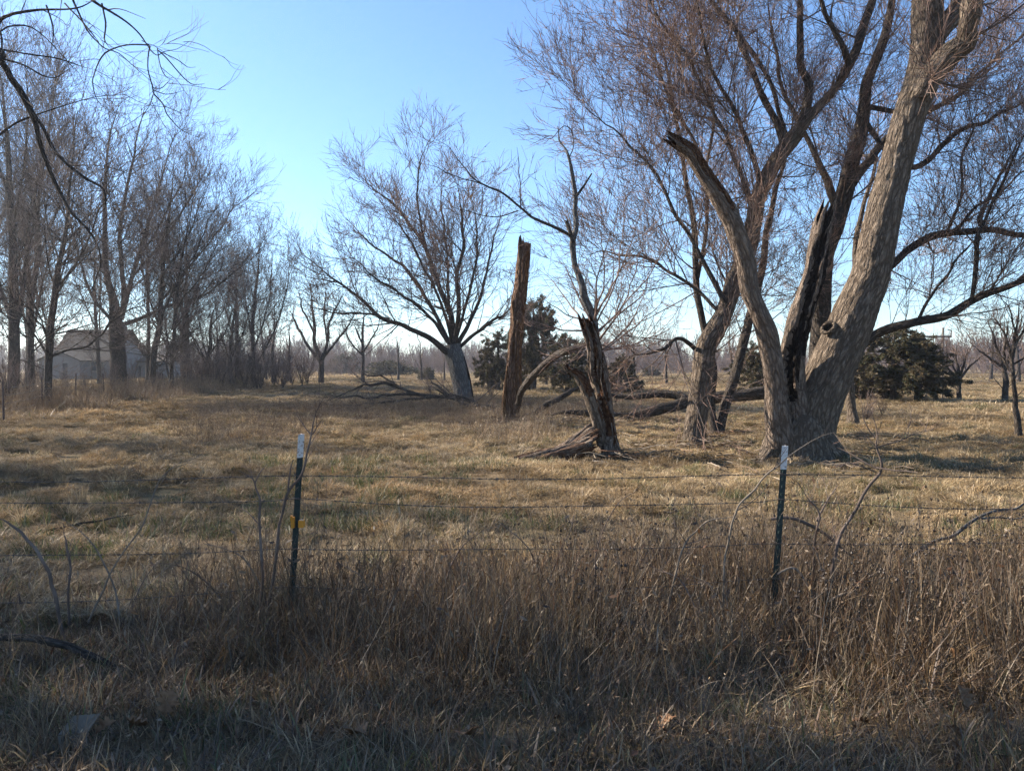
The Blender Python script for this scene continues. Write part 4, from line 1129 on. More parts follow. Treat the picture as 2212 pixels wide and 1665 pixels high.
def auto_parts(seed, H, spread, tr, fork=.25, nl=6, lv=None, rmin=.02, trunk_top=.9, stems=1, up=.8):
    rg = np.random.default_rng(seed)
    GT, GC = Geo(), Geo()
    tp, trr, tl = [], [], []
    for s in range(stems):
        a = rg.uniform(0, 2 * np.pi)
        ln = spread * (.25 if stems > 1 else .06)
        k = 6
        pts = []
        for i in range(k):
            f = i / (k - 1)
            pts.append([math.cos(a) * ln * f ** 1.3 + rg.normal(0, .02 * H) * f, math.sin(a) * ln * f ** 1.3 + rg.normal(0, .02 * H) * f, -.2 + (H * trunk_top * rg.uniform(.8, 1) + .2) * f, max(tr * (1 - f) ** .8, rmin)])
        pr = np.array(pts)
        bark_tube(GT, pr, sides=8, ds=H / 20, ridge=.05, seed=seed + s, flare=.25, flare_h=.3, cap=False)
        s_, L = resample(pr, 14)
        tp.append(s_[:, :3]); trr.append(s_[:, 3]); tl.append(L)
    cur = (np.array(tp), np.array(trr), np.array(tl))
    c1 = grow(rg, *cur, dens=nl / H * 1.4, t=(fork, .95), ang=52, ln=(spread * .4, spread * .75), n=7, up=up, wig=.1, rf=.6, rmin=rmin, rk=.02, shape=.55)
    tubes(GC, c1[0], c1[1], 4)
    allp = (np.concatenate([c1[0]]), c1[1], c1[2])
    c2 = grow(rg, *allp, dens=9 / spread, t=(.2, 1), ang=42, ln=(spread * .14, spread * .38), n=5, up=.4, wig=.1, rf=.6, rmin=rmin * .7, rk=.012)
    tubes(GC, c2[0], c2[1], 3)
    c3 = grow(rg, *c2, dens=16 / spread, t=(.1, 1), ang=40, ln=(spread * .06, spread * .16), n=4, up=.2, wig=.12, rf=.7, rmin=rmin * .5, rk=.009)
    tubes(GC, c3[0], c3[1], 3)
    return GT.mesh('trunk', M['bark'], 'bco'), GC.mesh('crown', M['fartwig'], None)


FT = [auto_parts(300 + i, 9, 7, .22, .2 + .05 * i, 13) for i in range(3)]
SH = [auto_parts(320 + i, 2.6, 2.6, .03, .1, 6, rmin=.010, stems=7, up=.5) for i in range(3)]
rgD = np.random.default_rng(5)


def put(name, label, cat, group, parts, px, py, H, h0, rot, tint=None):
    D = GD(py)
    b = P(px, py, D); b[2] = gz(b[0], b[1])
    r = empty(name, b, label, cat, group)
    s = H / h0
    for nm, me in zip(('trunk', 'crown'), parts):
        o = link(nm, me, r, kind='stuff' if nm == 'crown' else None)
        o.scale = (s, s, s * 1.0)
        o.rotation_euler = (0, 0, rot)
    return r


for i, (px, py, H, lb) in enumerate([(911, 824, 6.0, 'low dense bare tree just left of the thick grey trunk'), (1045, 826, 5.0, 'far bare tree showing right of the thick grey trunk'), (590, 830, 9.5, 'far bare tree at the right end of the left row'),
                                     (622, 828, 8.0, 'far bare tree between the left row and the vase-shaped tree'), (1372, 838, 5.5, 'low bare tree behind the fallen forking limb'), (1700, 826, 9, 'far bare tree hidden behind the forked dead stems'),
                                     (2140, 822, 9.0, 'tall far bare tree above the right-edge orchard trees'), (2200, 824, 10, 'far bare tree at the very right edge'), (470, 826, 9, 'far bare tree behind the low spreading one'),
                                     (2245, 900, 4.6, 'bare orchard tree just past the right edge'), (1255, 828, 6, 'far bare tree behind the rotten trunk'), (1180, 832, 6.5, 'bare tree in the thicket right of the snag'), (1300, 836, 4.5, 'low bare tree behind the live shoots'), (1440, 832, 6.0, 'bare tree in the thicket left of the leaning pale trunk'),
                                     (1580, 834, 6.5, 'bare tree in the thicket behind the twin-stemmed tree'), (1800, 830, 7.0, 'bare tree in the thicket behind the leaning stem'), (860, 822, 7.0, 'far bare tree behind the low evergreen bush'), (960, 824, 5.5, 'far bare tree touching the thick grey trunk'), (1880, 826, 7, 'bare tree behind the broad evergreen'), (2020, 824, 7.5, 'far bare tree behind the crossbar pole')]):
    put('distant_bare_tree', lb, 'tree', 'distant bare trees', FT[i % 3], px, py, H, 9, rgD.uniform(0, 6))
SHL = 'leafless brown shrub in the brush along the left fence row'
for i in range(26):
    px = 395 + i * 10.5 + rgD.uniform(-8, 8)
    py = 842 - (px - 395) * .035 + rgD.uniform(-3, 5)
    put('leafless_shrub', SHL, 'shrub', 'leafless shrubs along the left fence', SH[i % 3], px, py, rgD.uniform(2.0, 3.6), 2.6, rgD.uniform(0, 6))
SCR = 'leafless shrub screening the white house behind the left fence'
for i in range(6):
    put('leafless_shrub', SCR, 'shrub', 'shrubs in front of the white house', SH[i % 3], 95 + i * 48 + rgD.uniform(-9, 9), rgD.uniform(838, 852), rgD.uniform(1.5, 2.6), 2.6, rgD.uniform(0, 6))
for (px, py, H, lb) in [(20, 880, 2.4, 'leafless shrub at the far left edge by the fence'), (60, 872, 2.0, 'leafless shrub left of the nearest fence-line trunk'), (1870, 905, .9, 'low leafless shrub right of the pale straight trunk'), (1905, 896, .7, 'lowest leafless shrub near the evergreen pair'),
                        (930, 856, 1.0, 'low shrub left of the thick grey trunk'), (1062, 862, 1.1, 'low shrub right of the thick grey trunk'), (1330, 868, 1.2, 'low shrub by the fallen limb')]:
    put('leafless_shrub', lb, 'shrub', 'single leafless shrubs', SH[int(px) % 3], px, py, H, 2.6, rgD.uniform(0, 6))

# ------------------------------------------------------------------ scatter with geometry nodes


def scatter_tree(name, protos):
    ng = bpy.data.node_groups.new(name, 'GeometryNodeTree')
    ng.interface.new_socket('Geometry', in_out='INPUT', socket_type='NodeSocketGeometry')
    ng.interface.new_socket('Geometry', in_out='OUTPUT', socket_type='NodeSocketGeometry')
    N, Lk = ng.nodes, ng.links
    gi, go = N.new('NodeGroupInput'), N.new('NodeGroupOutput')
    iop = N.new('GeometryNodeInstanceOnPoints')
    jn = N.new('GeometryNodeJoinGeometry')
    for p in protos:
        oi = N.new('GeometryNodeObjectInfo')
        oi.inputs['Object'].default_value = p
        oi.inputs['As Instance'].default_value = True
        Lk.new(oi.outputs['Geometry'], jn.inputs[0])
    Lk.new(gi.outputs[0], iop.inputs['Points'])
    Lk.new(jn.outputs[0], iop.inputs['Instance'])
    iop.inputs['Pick Instance'].default_value = True

    def na(nm, typ):
        n = N.new('GeometryNodeInputNamedAttribute')
        n.data_type = typ
        n.inputs['Name'].default_value = nm
        return n.outputs[0]
    Lk.new(na('pick', 'INT'), iop.inputs['Instance Index'])
    Lk.new(na('rot', 'FLOAT_VECTOR'), iop.inputs['Rotation'])
    Lk.new(na('scl', 'FLOAT_VECTOR'), iop.inputs['Scale'])
    Lk.new(iop.outputs[0], go.inputs[0])
    return ng


def scatter(name, label, cat, x, y, scl, protos, rng, tint=None, tilt=.12, z=None, zs=None, quarter=False):
    n = len(x)
    if z is None:
        z = ground_h(x, y)
    me = bpy.data.meshes.new(name)
    me.vertices.add(n)
    me.vertices.foreach_set('co', np.stack([x, y, z], 1).astype(np.float32).ravel())
    a = me.attributes.new('pick', 'INT', 'POINT'); a.data.foreach_set('value', rng.integers(0, len(protos), n).astype(np.int32))
    a = me.attributes.new('rot', 'FLOAT_VECTOR', 'POINT')
    a.data.foreach_set('vector', np.stack([rng.normal(0, tilt, n), rng.normal(0, tilt, n), rng.integers(0, 4, n) * (np.pi / 2) if quarter else rng.uniform(0, 6.283, n)], 1).astype(np.float32).ravel())
    a = me.attributes.new('scl', 'FLOAT_VECTOR', 'POINT')
    zs = scl if zs is None else zs
    a.data.foreach_set('vector', np.stack([scl, scl, zs], 1).astype(np.float32).ravel())
    a = me.attributes.new('tint', 'FLOAT', 'POINT'); a.data.foreach_set('value', (np.zeros(n) if tint is None else tint).astype(np.float32))
    me.update()
    o = link(name, me, None, label, cat, None, 'stuff')
    md = o.modifiers.new('scatter', 'NODES')
    md.node_group = scatter_tree(name, protos)
    return o


def proto(name, me):
    return bpy.data.objects.new(name, me)


# far wood
rgw = np.random.default_rng(77)
crowns = [proto('wood_crown', auto_parts(340 + i, 9, 6.5, .2, .05, 24, rmin=.05, stems=2)[1]) for i in range(5)]
n = 1500
wx = np.concatenate([rgw.uniform(-300, 300, n), rgw.uniform(95, 230, 150)])
wy = np.concatenate([rgw.uniform(185, 300, n), rgw.uniform(140, 190, 150)])
wz = ground_h(wx, wy)
sc = rgw.uniform(.5, 1.05, len(wx)) * (1 + .35 * vnoise(wx * .025, wy * .025, seed=70))
scatter('far_wood', 'grey-brown leafless wood along the far edge of the field', 'wood', wx, wy, sc, crowns, rgw, tilt=.03, z=wz)
n = 900
wx = rgw.uniform(-130, 150, n); wy = rgw.uniform(118, 190, n)
keep = vnoise(wx * .03, wy * .05, seed=71) > .05
wx, wy = wx[keep], wy[keep]
scatter('far_brush', 'low grey-brown brush in front of the far wood', 'brush', wx, wy, rgw.uniform(.8, 1.5, len(wx)), [proto('brush_crown', m_[1]) for m_ in SH], rgw, tilt=.05)

# ------------------------------------------------------------------ house and shed behind the left trees
M['white'] = plain_mat('white_siding', [(0.3, (.13, .128, .125)), (.7, (.19, .186, .18))], .6, .7)
M['roof'] = plain_mat('brown_shingle', [(0.3, (.045, .036, .03)), (.7, (.085, .07, .058))], 3., .9)
M['dark'] = plain_mat('dark_opening', [(0.3, (.03, .03, .032)), (.7, (.05, .05, .055))], 3., .5)
M['glass'] = plain_mat('window_glass', [(0.3, (.03, .035, .045)), (.7, (.05, .055, .065))], 1., .1, 0, .5)
M['bluebin'] = plain_mat('blue_plastic', [(0.3, (.03, .045, .07)), (.7, (.05, .07, .10))], 3., .6)


def gable(G, x0, x1, y0, y1, ze, zr, along='x', over=.35, th=.16):
    """two roof slabs, ridge along x or y"""
    if along == 'x':
        ym = (y0 + y1) / 2
        k = (zr - ze) / (ym - y0)
        for s in (-1, 1):
            ye = ym + s * (ym - y0 + over)
            zl = ze - over * k
            a = np.array([[x0 - over, ye, zl], [x1 + over, ye, zl], [x1 + over, ym, zr], [x0 - over, ym, zr]])
            v = np.vstack([a, a + [0, 0, th]])
            G.add(v, [[0, 1, 2, 3], [4, 5, 6, 7], [0, 1, 5, 4], [1, 2, 6, 5], [2, 3, 7, 6], [3, 0, 4, 7]])
    else:
        xm = (x0 + x1) / 2
        k = (zr - ze) / (xm - x0)
        for s in (-1, 1):
            xe = xm + s * (xm - x0 + over)
            zl = ze - over * k
            a = np.array([[xe, y0 - over, zl], [xe, y1 + over, zl], [xm, y1 + over, zr], [xm, y0 - over, zr]])
            v = np.vstack([a, a + [0, 0, th]])
            G.add(v, [[0, 1, 2, 3], [4, 5, 6, 7], [0, 1, 5, 4], [1, 2, 6, 5], [2, 3, 7, 6], [3, 0, 4, 7]])


D = 95.0
hx0, hx1 = (115 - CX) / F * D, (247 - CX) / F * D
hz = gz((hx0 + hx1) / 2, D)
hb = np.array([(hx0 + hx1) / 2, D + 4, hz])
house = empty('white_house', hb, 'white house with large brown roof behind the tall left trees', 'house')
G = Geo()
w = hx1 - hx0
box_geo(G, [hb[0], D + 4, hz + 1.3], [w, 8, 2.6])
# gable ends under the ridge
for xx in (hx0, hx1):
    s = .1 if xx == hx0 else -.1
    v = np.array([[xx, D, hz + 2.6], [xx, D + 8, hz + 2.6], [xx, D + 4, hz + 6.2]])
    v = np.vstack([v, v + [s, 0, 0]])
    G.add(v, [[0, 1, 4, 3], [1, 2, 5, 4], [2, 0, 3, 5]], [[0, 1, 2], [3, 5, 4]])
link('wall', G.mesh('wall', M['white'], None, hb, False), house)
G = Geo(); gable(G, hx0, hx1, D, D + 8, hz + 2.62, hz + 6.25)
roof = link('roof', G.mesh('roof', M['roof'], None, hb, False), house)
box_obj('chimney', [hx1 - 1.2, D + 4.6, hz + 6.3], [.7, .7, 1.2], M['roof'], roof, hb)
# front wing with its own small gable
wx1 = (172 - CX) / F * (D - 2.5); wx0 = hx0 - .2
G = Geo(); box_geo(G, [(wx0 + wx1) / 2, D - 1.25, hz + 1.2], [wx1 - wx0, 2.5, 2.4])
xm = (wx0 + wx1) / 2
v = np.array([[wx0, D - 2.5, hz + 2.4], [wx1, D - 2.5, hz + 2.4], [xm, D - 2.5, hz + 3.45]]); v = np.vstack([v, v + [0, 2.5, 0]])
G.add(v, [[0, 1, 4, 3], [1, 2, 5, 4], [2, 0, 3, 5]], [[0, 1, 2], [3, 5, 4]])
wing = link('front_wing', G.mesh('front_wing', M['white'], None, hb, False), house)
G = Geo(); gable(G, wx0, wx1, D - 2.5, D + .5, hz + 2.42, hz + 3.5, 'y', .3, .14)
link('wing_roof', G.mesh('wing_roof', M['roof'], None, hb, False), wing)
dx = (141 - CX) / F * (D - 2.5)
box_obj('door', [dx, D - 2.52, hz + 1.05], [.55, .08, 2.1], M['dark'], wing, hb)
wnx = (211 - CX) / F * D
wd = box_obj('window', [wnx, D - .03, hz + 1.7], [1.45, .08, 1.1], M['glass'], house, hb)
for s in (-1, 1):
    box_obj('window_frame', [wnx + s * .76, D - .06, hz + 1.7], [.08, .12, 1.2], M['white'], wd, hb)
box_obj('window_sill', [wnx, D - .08, hz + 1.1], [1.6, .16, .07], M['white'], wd, hb)

D = 101.0
sx0, sx1 = (279 - CX) / F * D, (366 - CX) / F * D
sb = np.array([(sx0 + sx1) / 2, D + 2.5, gz((sx0 + sx1) / 2, D)])
shed = empty('white_shed', sb, 'low white shed right of the white house, seen between trunks', 'shed')
G = Geo(); box_geo(G, [sb[0], D + 2.5, sb[2] + 1.15], [sx1 - sx0, 5, 2.3])
link('wall', G.mesh('wall', M['white'], None, sb, False), shed)
G = Geo(); gable(G, sx0, sx1, D, D + 5, sb[2] + 2.32, sb[2] + 3.1)
link('roof', G.mesh('roof', M['roof'], None, sb, False), shed)
box_obj('door', [sx0 + 1.3, D - .03, sb[2] + .9], [.5, .08, 1.7], M['dark'], shed, sb)
# dark barrel by the thick forking trunk
b = gbase(264, 836); G = Geo()
bark_tube(G, np.array([[*b[:2], b[2] - .05, .50], [*b[:2], b[2] + .1, .52], [*b[:2], b[2] + .5, .54], [*b[:2], b[2] + .95, .52], [*b[:2], b[2] + 1.0, .46]]), sides=20, ds=.1, ridge=0, lump=0)
bar = empty('barrel', b, 'dark blue barrel standing at the foot of the thick low-forking tree', 'barrel')
link('drum', G.mesh('drum', M['bluebin'], 'bco', b), bar)
G = Geo(); th = np.linspace(0, 2 * np.pi, 21)[:-1]
ring = np.array([[[b[0] + .54 * math.cos(a), b[1] + .54 * math.sin(a), b[2] + .45] for a in np.append(th, 0)]])
tubes(G, ring, np.full((1, 21), .03), 5)
link('hoop', G.mesh('hoop', M['bluebin'], 'bco', b), bar)

# ------------------------------------------------------------------ pole and post in the far right field
M['greywood'] = plain_mat('grey_wood', [(0.3, (.12, .095, .072)), (.7, (.22, .18, .14))], 5., .9)
M['steel'] = plain_mat('rusty_steel', [(0.3, (.06, .045, .04)), (.7, (.12, .085, .07))], 6., .7)
D = GD(862)
pb = P(2035, 862, D); pb[2] = gz(pb[0], pb[1])
pole = empty('cross_arm_pole', pb, 'thin pole with wide crossbar standing right of the evergreen pair', 'pole')
k = D / F
def cyl(name, p0, p1, r, mat, parent, base, sides=8):
    G = Geo(); tubes(G, np.array([[p0, (np.array(p0) + p1) / 2, p1]]), np.full((1, 3), r), sides)
    return link(name, G.mesh(name, mat, 'bco', base), parent)
top = P(2035, 708, D); bz = P(2035, 727, D)[2]
cyl('post', [pb[0], pb[1], pb[2] - .2], [pb[0], pb[1], top[2]], .05, M['greywood'], pole, pb)
arm = cyl('crossbar', [P(1985, 727, D)[0], D - .06, bz], [P(2054, 727, D)[0], D - .06, bz], .045, M['steel'], pole, pb)
hx = P(2053, 727, D)[0]
cyl('hook', [hx, D - .06, bz], [hx + .03, D - .06, bz + .32], .025, M['steel'], arm, pb)
cyl('hook', [hx + .03, D - .06, bz + .32], [hx - .18, D - .06, bz + .36], .025, M['steel'], arm, pb)
D = GD(862); b = P(1999, 862, D); b[2] = gz(b[0], b[1])
po = empty('wooden_post', b, 'short pale wooden post showing beneath the right-hand evergreen', 'post')
box_obj('post_shaft', [b[0], b[1], b[2] + .35], [.12, .12, 1.0], M['greywood'], po, b)
G = Geo(); box_geo(G, [b[0], b[1], b[2] + .87], [.15, .15, .04]); link('post_cap', G.mesh('post_cap', M['greywood'], None, b, False), po)

# ------------------------------------------------------------------ left fence line
M['wire'] = plain_mat('fence_wire', [(0.3, (.035, .03, .027)), (.7, (.09, .075, .065))], 20., .6, 0, .4)
fp = [(-60, 905), (8, 906), (92, 886), (163, 875), (225, 867), (277, 861), (353, 853), (381, 850), (406, 848), (436, 846), (478, 843)]
fpos = [gbase(px, py) for px, py in fp]
fl_root = empty('wire_fence', fpos[1], 'old wire fence on thin steel posts along the left trees', 'fence')
for i, p in enumerate(fpos):
    G = Geo()
    hgt = 1.38
    lean = rgD.normal(0, .03, 2)
    bark_tube(G, np.array([[p[0], p[1], p[2] - .2, .035], [p[0], p[1], p[2] + .1, .034], [p[0] + lean[0] * .5, p[1] + lean[1] * .5, p[2] + .7, .033], [p[0] + lean[0], p[1] + lean[1], p[2] + hgt, .032]]), sides=7, ds=.2, ridge=.05, lump=.05, seed=i)
    link('fence_post', G.mesh('fence_post', M['steel'], 'bco', fl_root.location), fl_root)
for h in (.35, .62, .9, 1.15):
    G = Geo()
    pts = []
    for a, bb in zip(fpos[:-1], fpos[1:]):
        for f in (0, .25, .5, .75):
            pp = a * (1 - f) + bb * f
            pts.append([pp[0], pp[1] - .04, pp[2] + h - .12 * f * (1 - f)])
    pts = np.array([pts])
    tubes(G, pts, np.full(pts.shape[:2], .007), 4)
    link('wire', G.mesh('wire', M['wire'], 'bco', fl_root.location), fl_root)

# ------------------------------------------------------------------ barbed wire fence on T posts
t = NT('green_post_paint')
pos = t.n('ShaderNodeNewGeometry').outputs['Position']
n = t.noise(pos, 40, 5, .7)
c = t.ramp(n, [(.35, (.008, .018, .016)), (.60, (.015, .03, .027)), (.70, (.07, .038, .022))])
M['postgreen'] = t.done(t.principled(c, .55, t.bump(n, .3, .003), .4))
t = NT('white_post_paint')
pos = t.n('ShaderNodeNewGeometry').outputs['Position']
n = t.noise(pos, 55, 6, .75)
c = t.ramp(n, [(.54, (.52, .51, .49)), (.58, (.36, .30, .25)), (.64, (.10, .055, .04))])
M['postwhite'] = t.done(t.principled(c, .5, None, .4))
M['yellow'] = plain_mat('yellow_plastic', [(0.3, (.50, .20, .015)), (.7, (.62, .27, .025))], 8., .45, 0, .4)
FY = 5.4
fence_wires_y = [(1027, 1024), (1077, 1079), (1183, 1172), (1266, 1248)]


def t_section(G, p0, p1, s0, s1, face=0.0):
    """extrude a T profile from fraction s0 to s1 of the axis p0-p1"""
    w, th, dp = .021, .0045, .04
    prof = np.array([[-w, 0], [w, 0], [w, th * 2], [th, th * 2], [th, dp], [-th, dp], [-th, th * 2], [-w, th * 2]])
    ca, sa = math.cos(face), math.sin(face)
    prof = prof @ np.array([[ca, sa], [-sa, ca]])
    a = p0 + (p1 - p0) * s0; b = p0 + (p1 - p0) * s1
    v = np.vstack([[[a[0] + x, a[1] + y, a[2]] for x, y in prof], [[b[0] + x, b[1] + y, b[2]] for x, y in prof]])
    j = np.arange(8); j1 = (j + 1) % 8
    G.add(v, np.vstack([np.stack([j, j1, j1 + 8, j + 8], 1), [[8, 9, 10, 15], [11, 12, 13, 14], [0, 7, 2, 1]]]))
    return prof


fence = empty('barbed_wire_fence', P(651, 1300, FY) * np.array([1, 1, 0]), 'barbed wire fence on two green steel posts along the roadside', 'fence')
fb = np.array(fence.location)
posts = [((632, 1262), (651, 938), 'green steel post with chipped white tip and yellow insulator, left one', .25), ((1666, 1385), (1696, 963), 'green steel post with white tip in front of the huge forked tree', -.35)]
tops = []
for (b0, t0, lb, fc) in posts:
    top = P(*t0, FY)
    lowp = P(*b0, FY)
    ax = (top - lowp) / np.linalg.norm(top - lowp)
    bot = top - ax * (top[2] + .25) / ax[2]
    Lt = np.linalg.norm(top - bot)
    sw = 1 - .165 / Lt
    G = Geo(); t_section(G, bot, top, 0, sw, fc)
    po = link('fence_post', G.mesh('fence_post', M['postgreen'], None, fb, False), fence, label=lb)
    G = Geo(); t_section(G, bot, top, sw, 1, fc)
    link('white_tip', G.mesh('white_tip', M['postwhite'], None, fb, False), po)
    G = Geo()
    for s in np.arange(.3, sw, .054 / Lt):
        c0 = bot + ax * s * Lt
        box_geo(G, [c0[0] + math.sin(fc) * .004, c0[1] - .004, c0[2]], [.012, .008, .018])
    link('studs', G.mesh('studs', M['postgreen'], None, fb, False), po, kind='stuff')
    tops.append((bot, top, ax, po))
lp = tops[0]
ins = P(642, 1131, FY - .02)
G = Geo(); box_geo(G, [ins[0] + .028, ins[1], ins[2]], [.034, .03, .05]); box_geo(G, [ins[0] - .03, ins[1], ins[2] + .01], [.022, .03, .075]); box_geo(G, [ins[0], ins[1] + .035, ins[2]], [.085, .016, .045])
box_geo(G, [ins[0] - .036, ins[1] - .012, ins[2] + .04], [.012, .02, .04])
link('insulator', G.mesh('insulator', M['yellow'], None, fb, False), lp[3], label='small yellow plastic insulator clipped on the left post')


def at_z(pst, z):
    bot, top, ax, _ = pst
    return bot + (top - bot) * ((z - bot[2]) / (top[2] - bot[2]))


rgf = np.random.default_rng(9)
for wi, (yl, yr) in enumerate(fence_wires_y):
    zl, zr = P(645, yl, FY)[2], P(1690, yr, FY)[2]
    a = at_z(tops[0], zl) + [0, -.008, 0]; b = at_z(tops[1], zr) + [0, -.008, 0]
    sp = b - a
    pts = [a - sp * 1.0 + [0, 0, rgf.normal(0, .02)], a, b, b + sp * 1.0 + [0, 0, rgf.normal(0, .02)]]
    pl = []
    for p0, p1 in zip(pts[:-1], pts[1:]):
        for f in np.linspace(0, 1, 25)[:-1]:
            q_ = p0 * (1 - f) + p1 * f
            q_ = q_ - np.array([0, 0, (.10 + .05 * math.sin(wi * 2.1)) * f * (1 - f) * (1 + .5 * wi % 2)])
            pl.append(q_ + [0, 0, .006 * math.sin(f * 9 + wi * 2)])
    pl = np.array(pl)
    # two twisted strands
    G = Geo()
    pr, Lw = resample(np.column_stack([pl, np.full(len(pl), .0019)]), 420)
    s = np.linspace(0, Lw, 420)
    for ph in (0, np.pi):
        q2 = pr[:, :3].copy()
        q2[:, 2] += 0.0022 * np.sin(s / .03 * 2 * np.pi * .5 + ph); q2[:, 1] += 0.0022 * np.cos(s / .03 * 2 * np.pi * .5 + ph)
        tubes(G, q2[None], np.full((1, 420), .0019), 4)
    wr = link('wire', G.mesh('wire', M['wire'], 'bco', fb), fence)
    G = Geo()
    for sb_ in np.arange(.05, Lw, .125):
        c0 = np.array([np.interp(sb_, s, pr[:, i]) for i in range(3)])
        for k_ in range(2):
            an = rgf.uniform(0, np.pi)
            dv = np.array([rgf.normal(0, .25), math.cos(an), math.sin(an)]) * .014
            off = np.array([.004 * (k_ - .5) * 2, 0, 0])
            tubes(G, np.array([[c0 + off - dv, c0 + off, c0 + off + dv]]), np.array([[.001, .002, .001]]), 3)
        tubes(G, np.array([[c0 - [.006, 0, 0], c0, c0 + [.006, 0, 0]]]), np.full((1, 3), .0052), 5)
    link('barbs', G.mesh('barbs', M['wire'], 'bco', fb), wr, kind='stuff')
    for pst, z_ in ((tops[0], zl), (tops[1], zr)):
        c0 = at_z(pst, z_)
        G = Geo()
        tubes(G, np.array([[c0 + [-.032, .03, .012], c0 + [-.03, -.012, .008], c0 + [0, -.016, 0], c0 + [.03, -.012, -.006], c0 + [.034, .03, -.014]]]), np.full((1, 5), .0022), 5)
        link('wire_clip', G.mesh('wire_clip', M['wire'], 'bco', fb), pst[3])
# ------------------------------------------------------------------ grasses and weeds
C_ = dict(pale=(.45, .345, .20), straw=(.315, .225, .118), tan=(.245, .168, .092), brown=(.17, .117, .074), grey=(.24, .188, .128), green=(.075, .092, .028), olive=(.13, .115, .046), dark=(.06, .038, .023), rust=(.15, .072, .032))
M['grass'] = veg_mat('dry_grass', .32, (.62, .53, .42))
M['weed'] = veg_mat('dry_weed', .22, (.7, .68, .62))


def pick_cols(rg, n, mixd):
    ks = list(mixd); p = np.array([mixd[k] for k in ks], float); p /= p.sum()
    c = np.array([C_[k] for k in ks])[rg.choice(len(ks), n, p=p)]
    return c * rg.uniform(.75, 1.25, (n, 1))


def blades(G, rg, n, rad, ln, lean, width, mixd, wind=None, zbase=0.0, centre=None):
    r = rad * np.sqrt(rg.random(n)); a = rg.uniform(0, 2 * np.pi, n)
    b = np.stack([r * np.cos(a), r * np.sin(a), np.full(n, zbase)], 1)
    if centre is not None:
        b[:, :2] += centre
    az = rg.uniform(0, 2 * np.pi, n) if wind is None else rg.normal(wind, .9, n)
    L = rg.uniform(ln[0], ln[1], n)
    le = np.radians(rg.uniform(lean[0], lean[1], n))
    h = np.stack([np.cos(az), np.sin(az)], 1)
    tw = az + np.pi / 2 + rg.normal(0, .6, n)
    sd = np.stack([np.cos(tw), np.sin(tw), np.zeros(n)], 1) * (width * rg.uniform(.6, 1.4, n))[:, None]
    P0 = b; pts = [P0]
    bend = rg.uniform(.2, 1.1, n)
    for (f, s) in ((.35, .35), (.6, .35), (1.0, .3)):
        an = np.minimum(le * (1 - .55 * bend + 1.1 * bend * f), 1.75)
        P0 = P0 + np.stack([h[:, 0] * np.sin(an), h[:, 1] * np.sin(an), np.cos(an)], 1) * (L * s)[:, None]
        pts.append(P0)
    v = np.stack([pts[0] - sd * .5, pts[0] + sd * .5, pts[1] - sd * .5, pts[1] + sd * .5, pts[2] - sd * .38, pts[2] + sd * .38, pts[3]], 1)
    i = np.arange(n * 7).reshape(n, 7)
    col = pick_cols(rg, n, mixd)
    G.add(v, np.vstack([i[:, [0, 1, 3, 2]], i[:, [2, 3, 5, 4]]]), i[:, [4, 5, 6]], a=np.repeat(col, 7, 0))


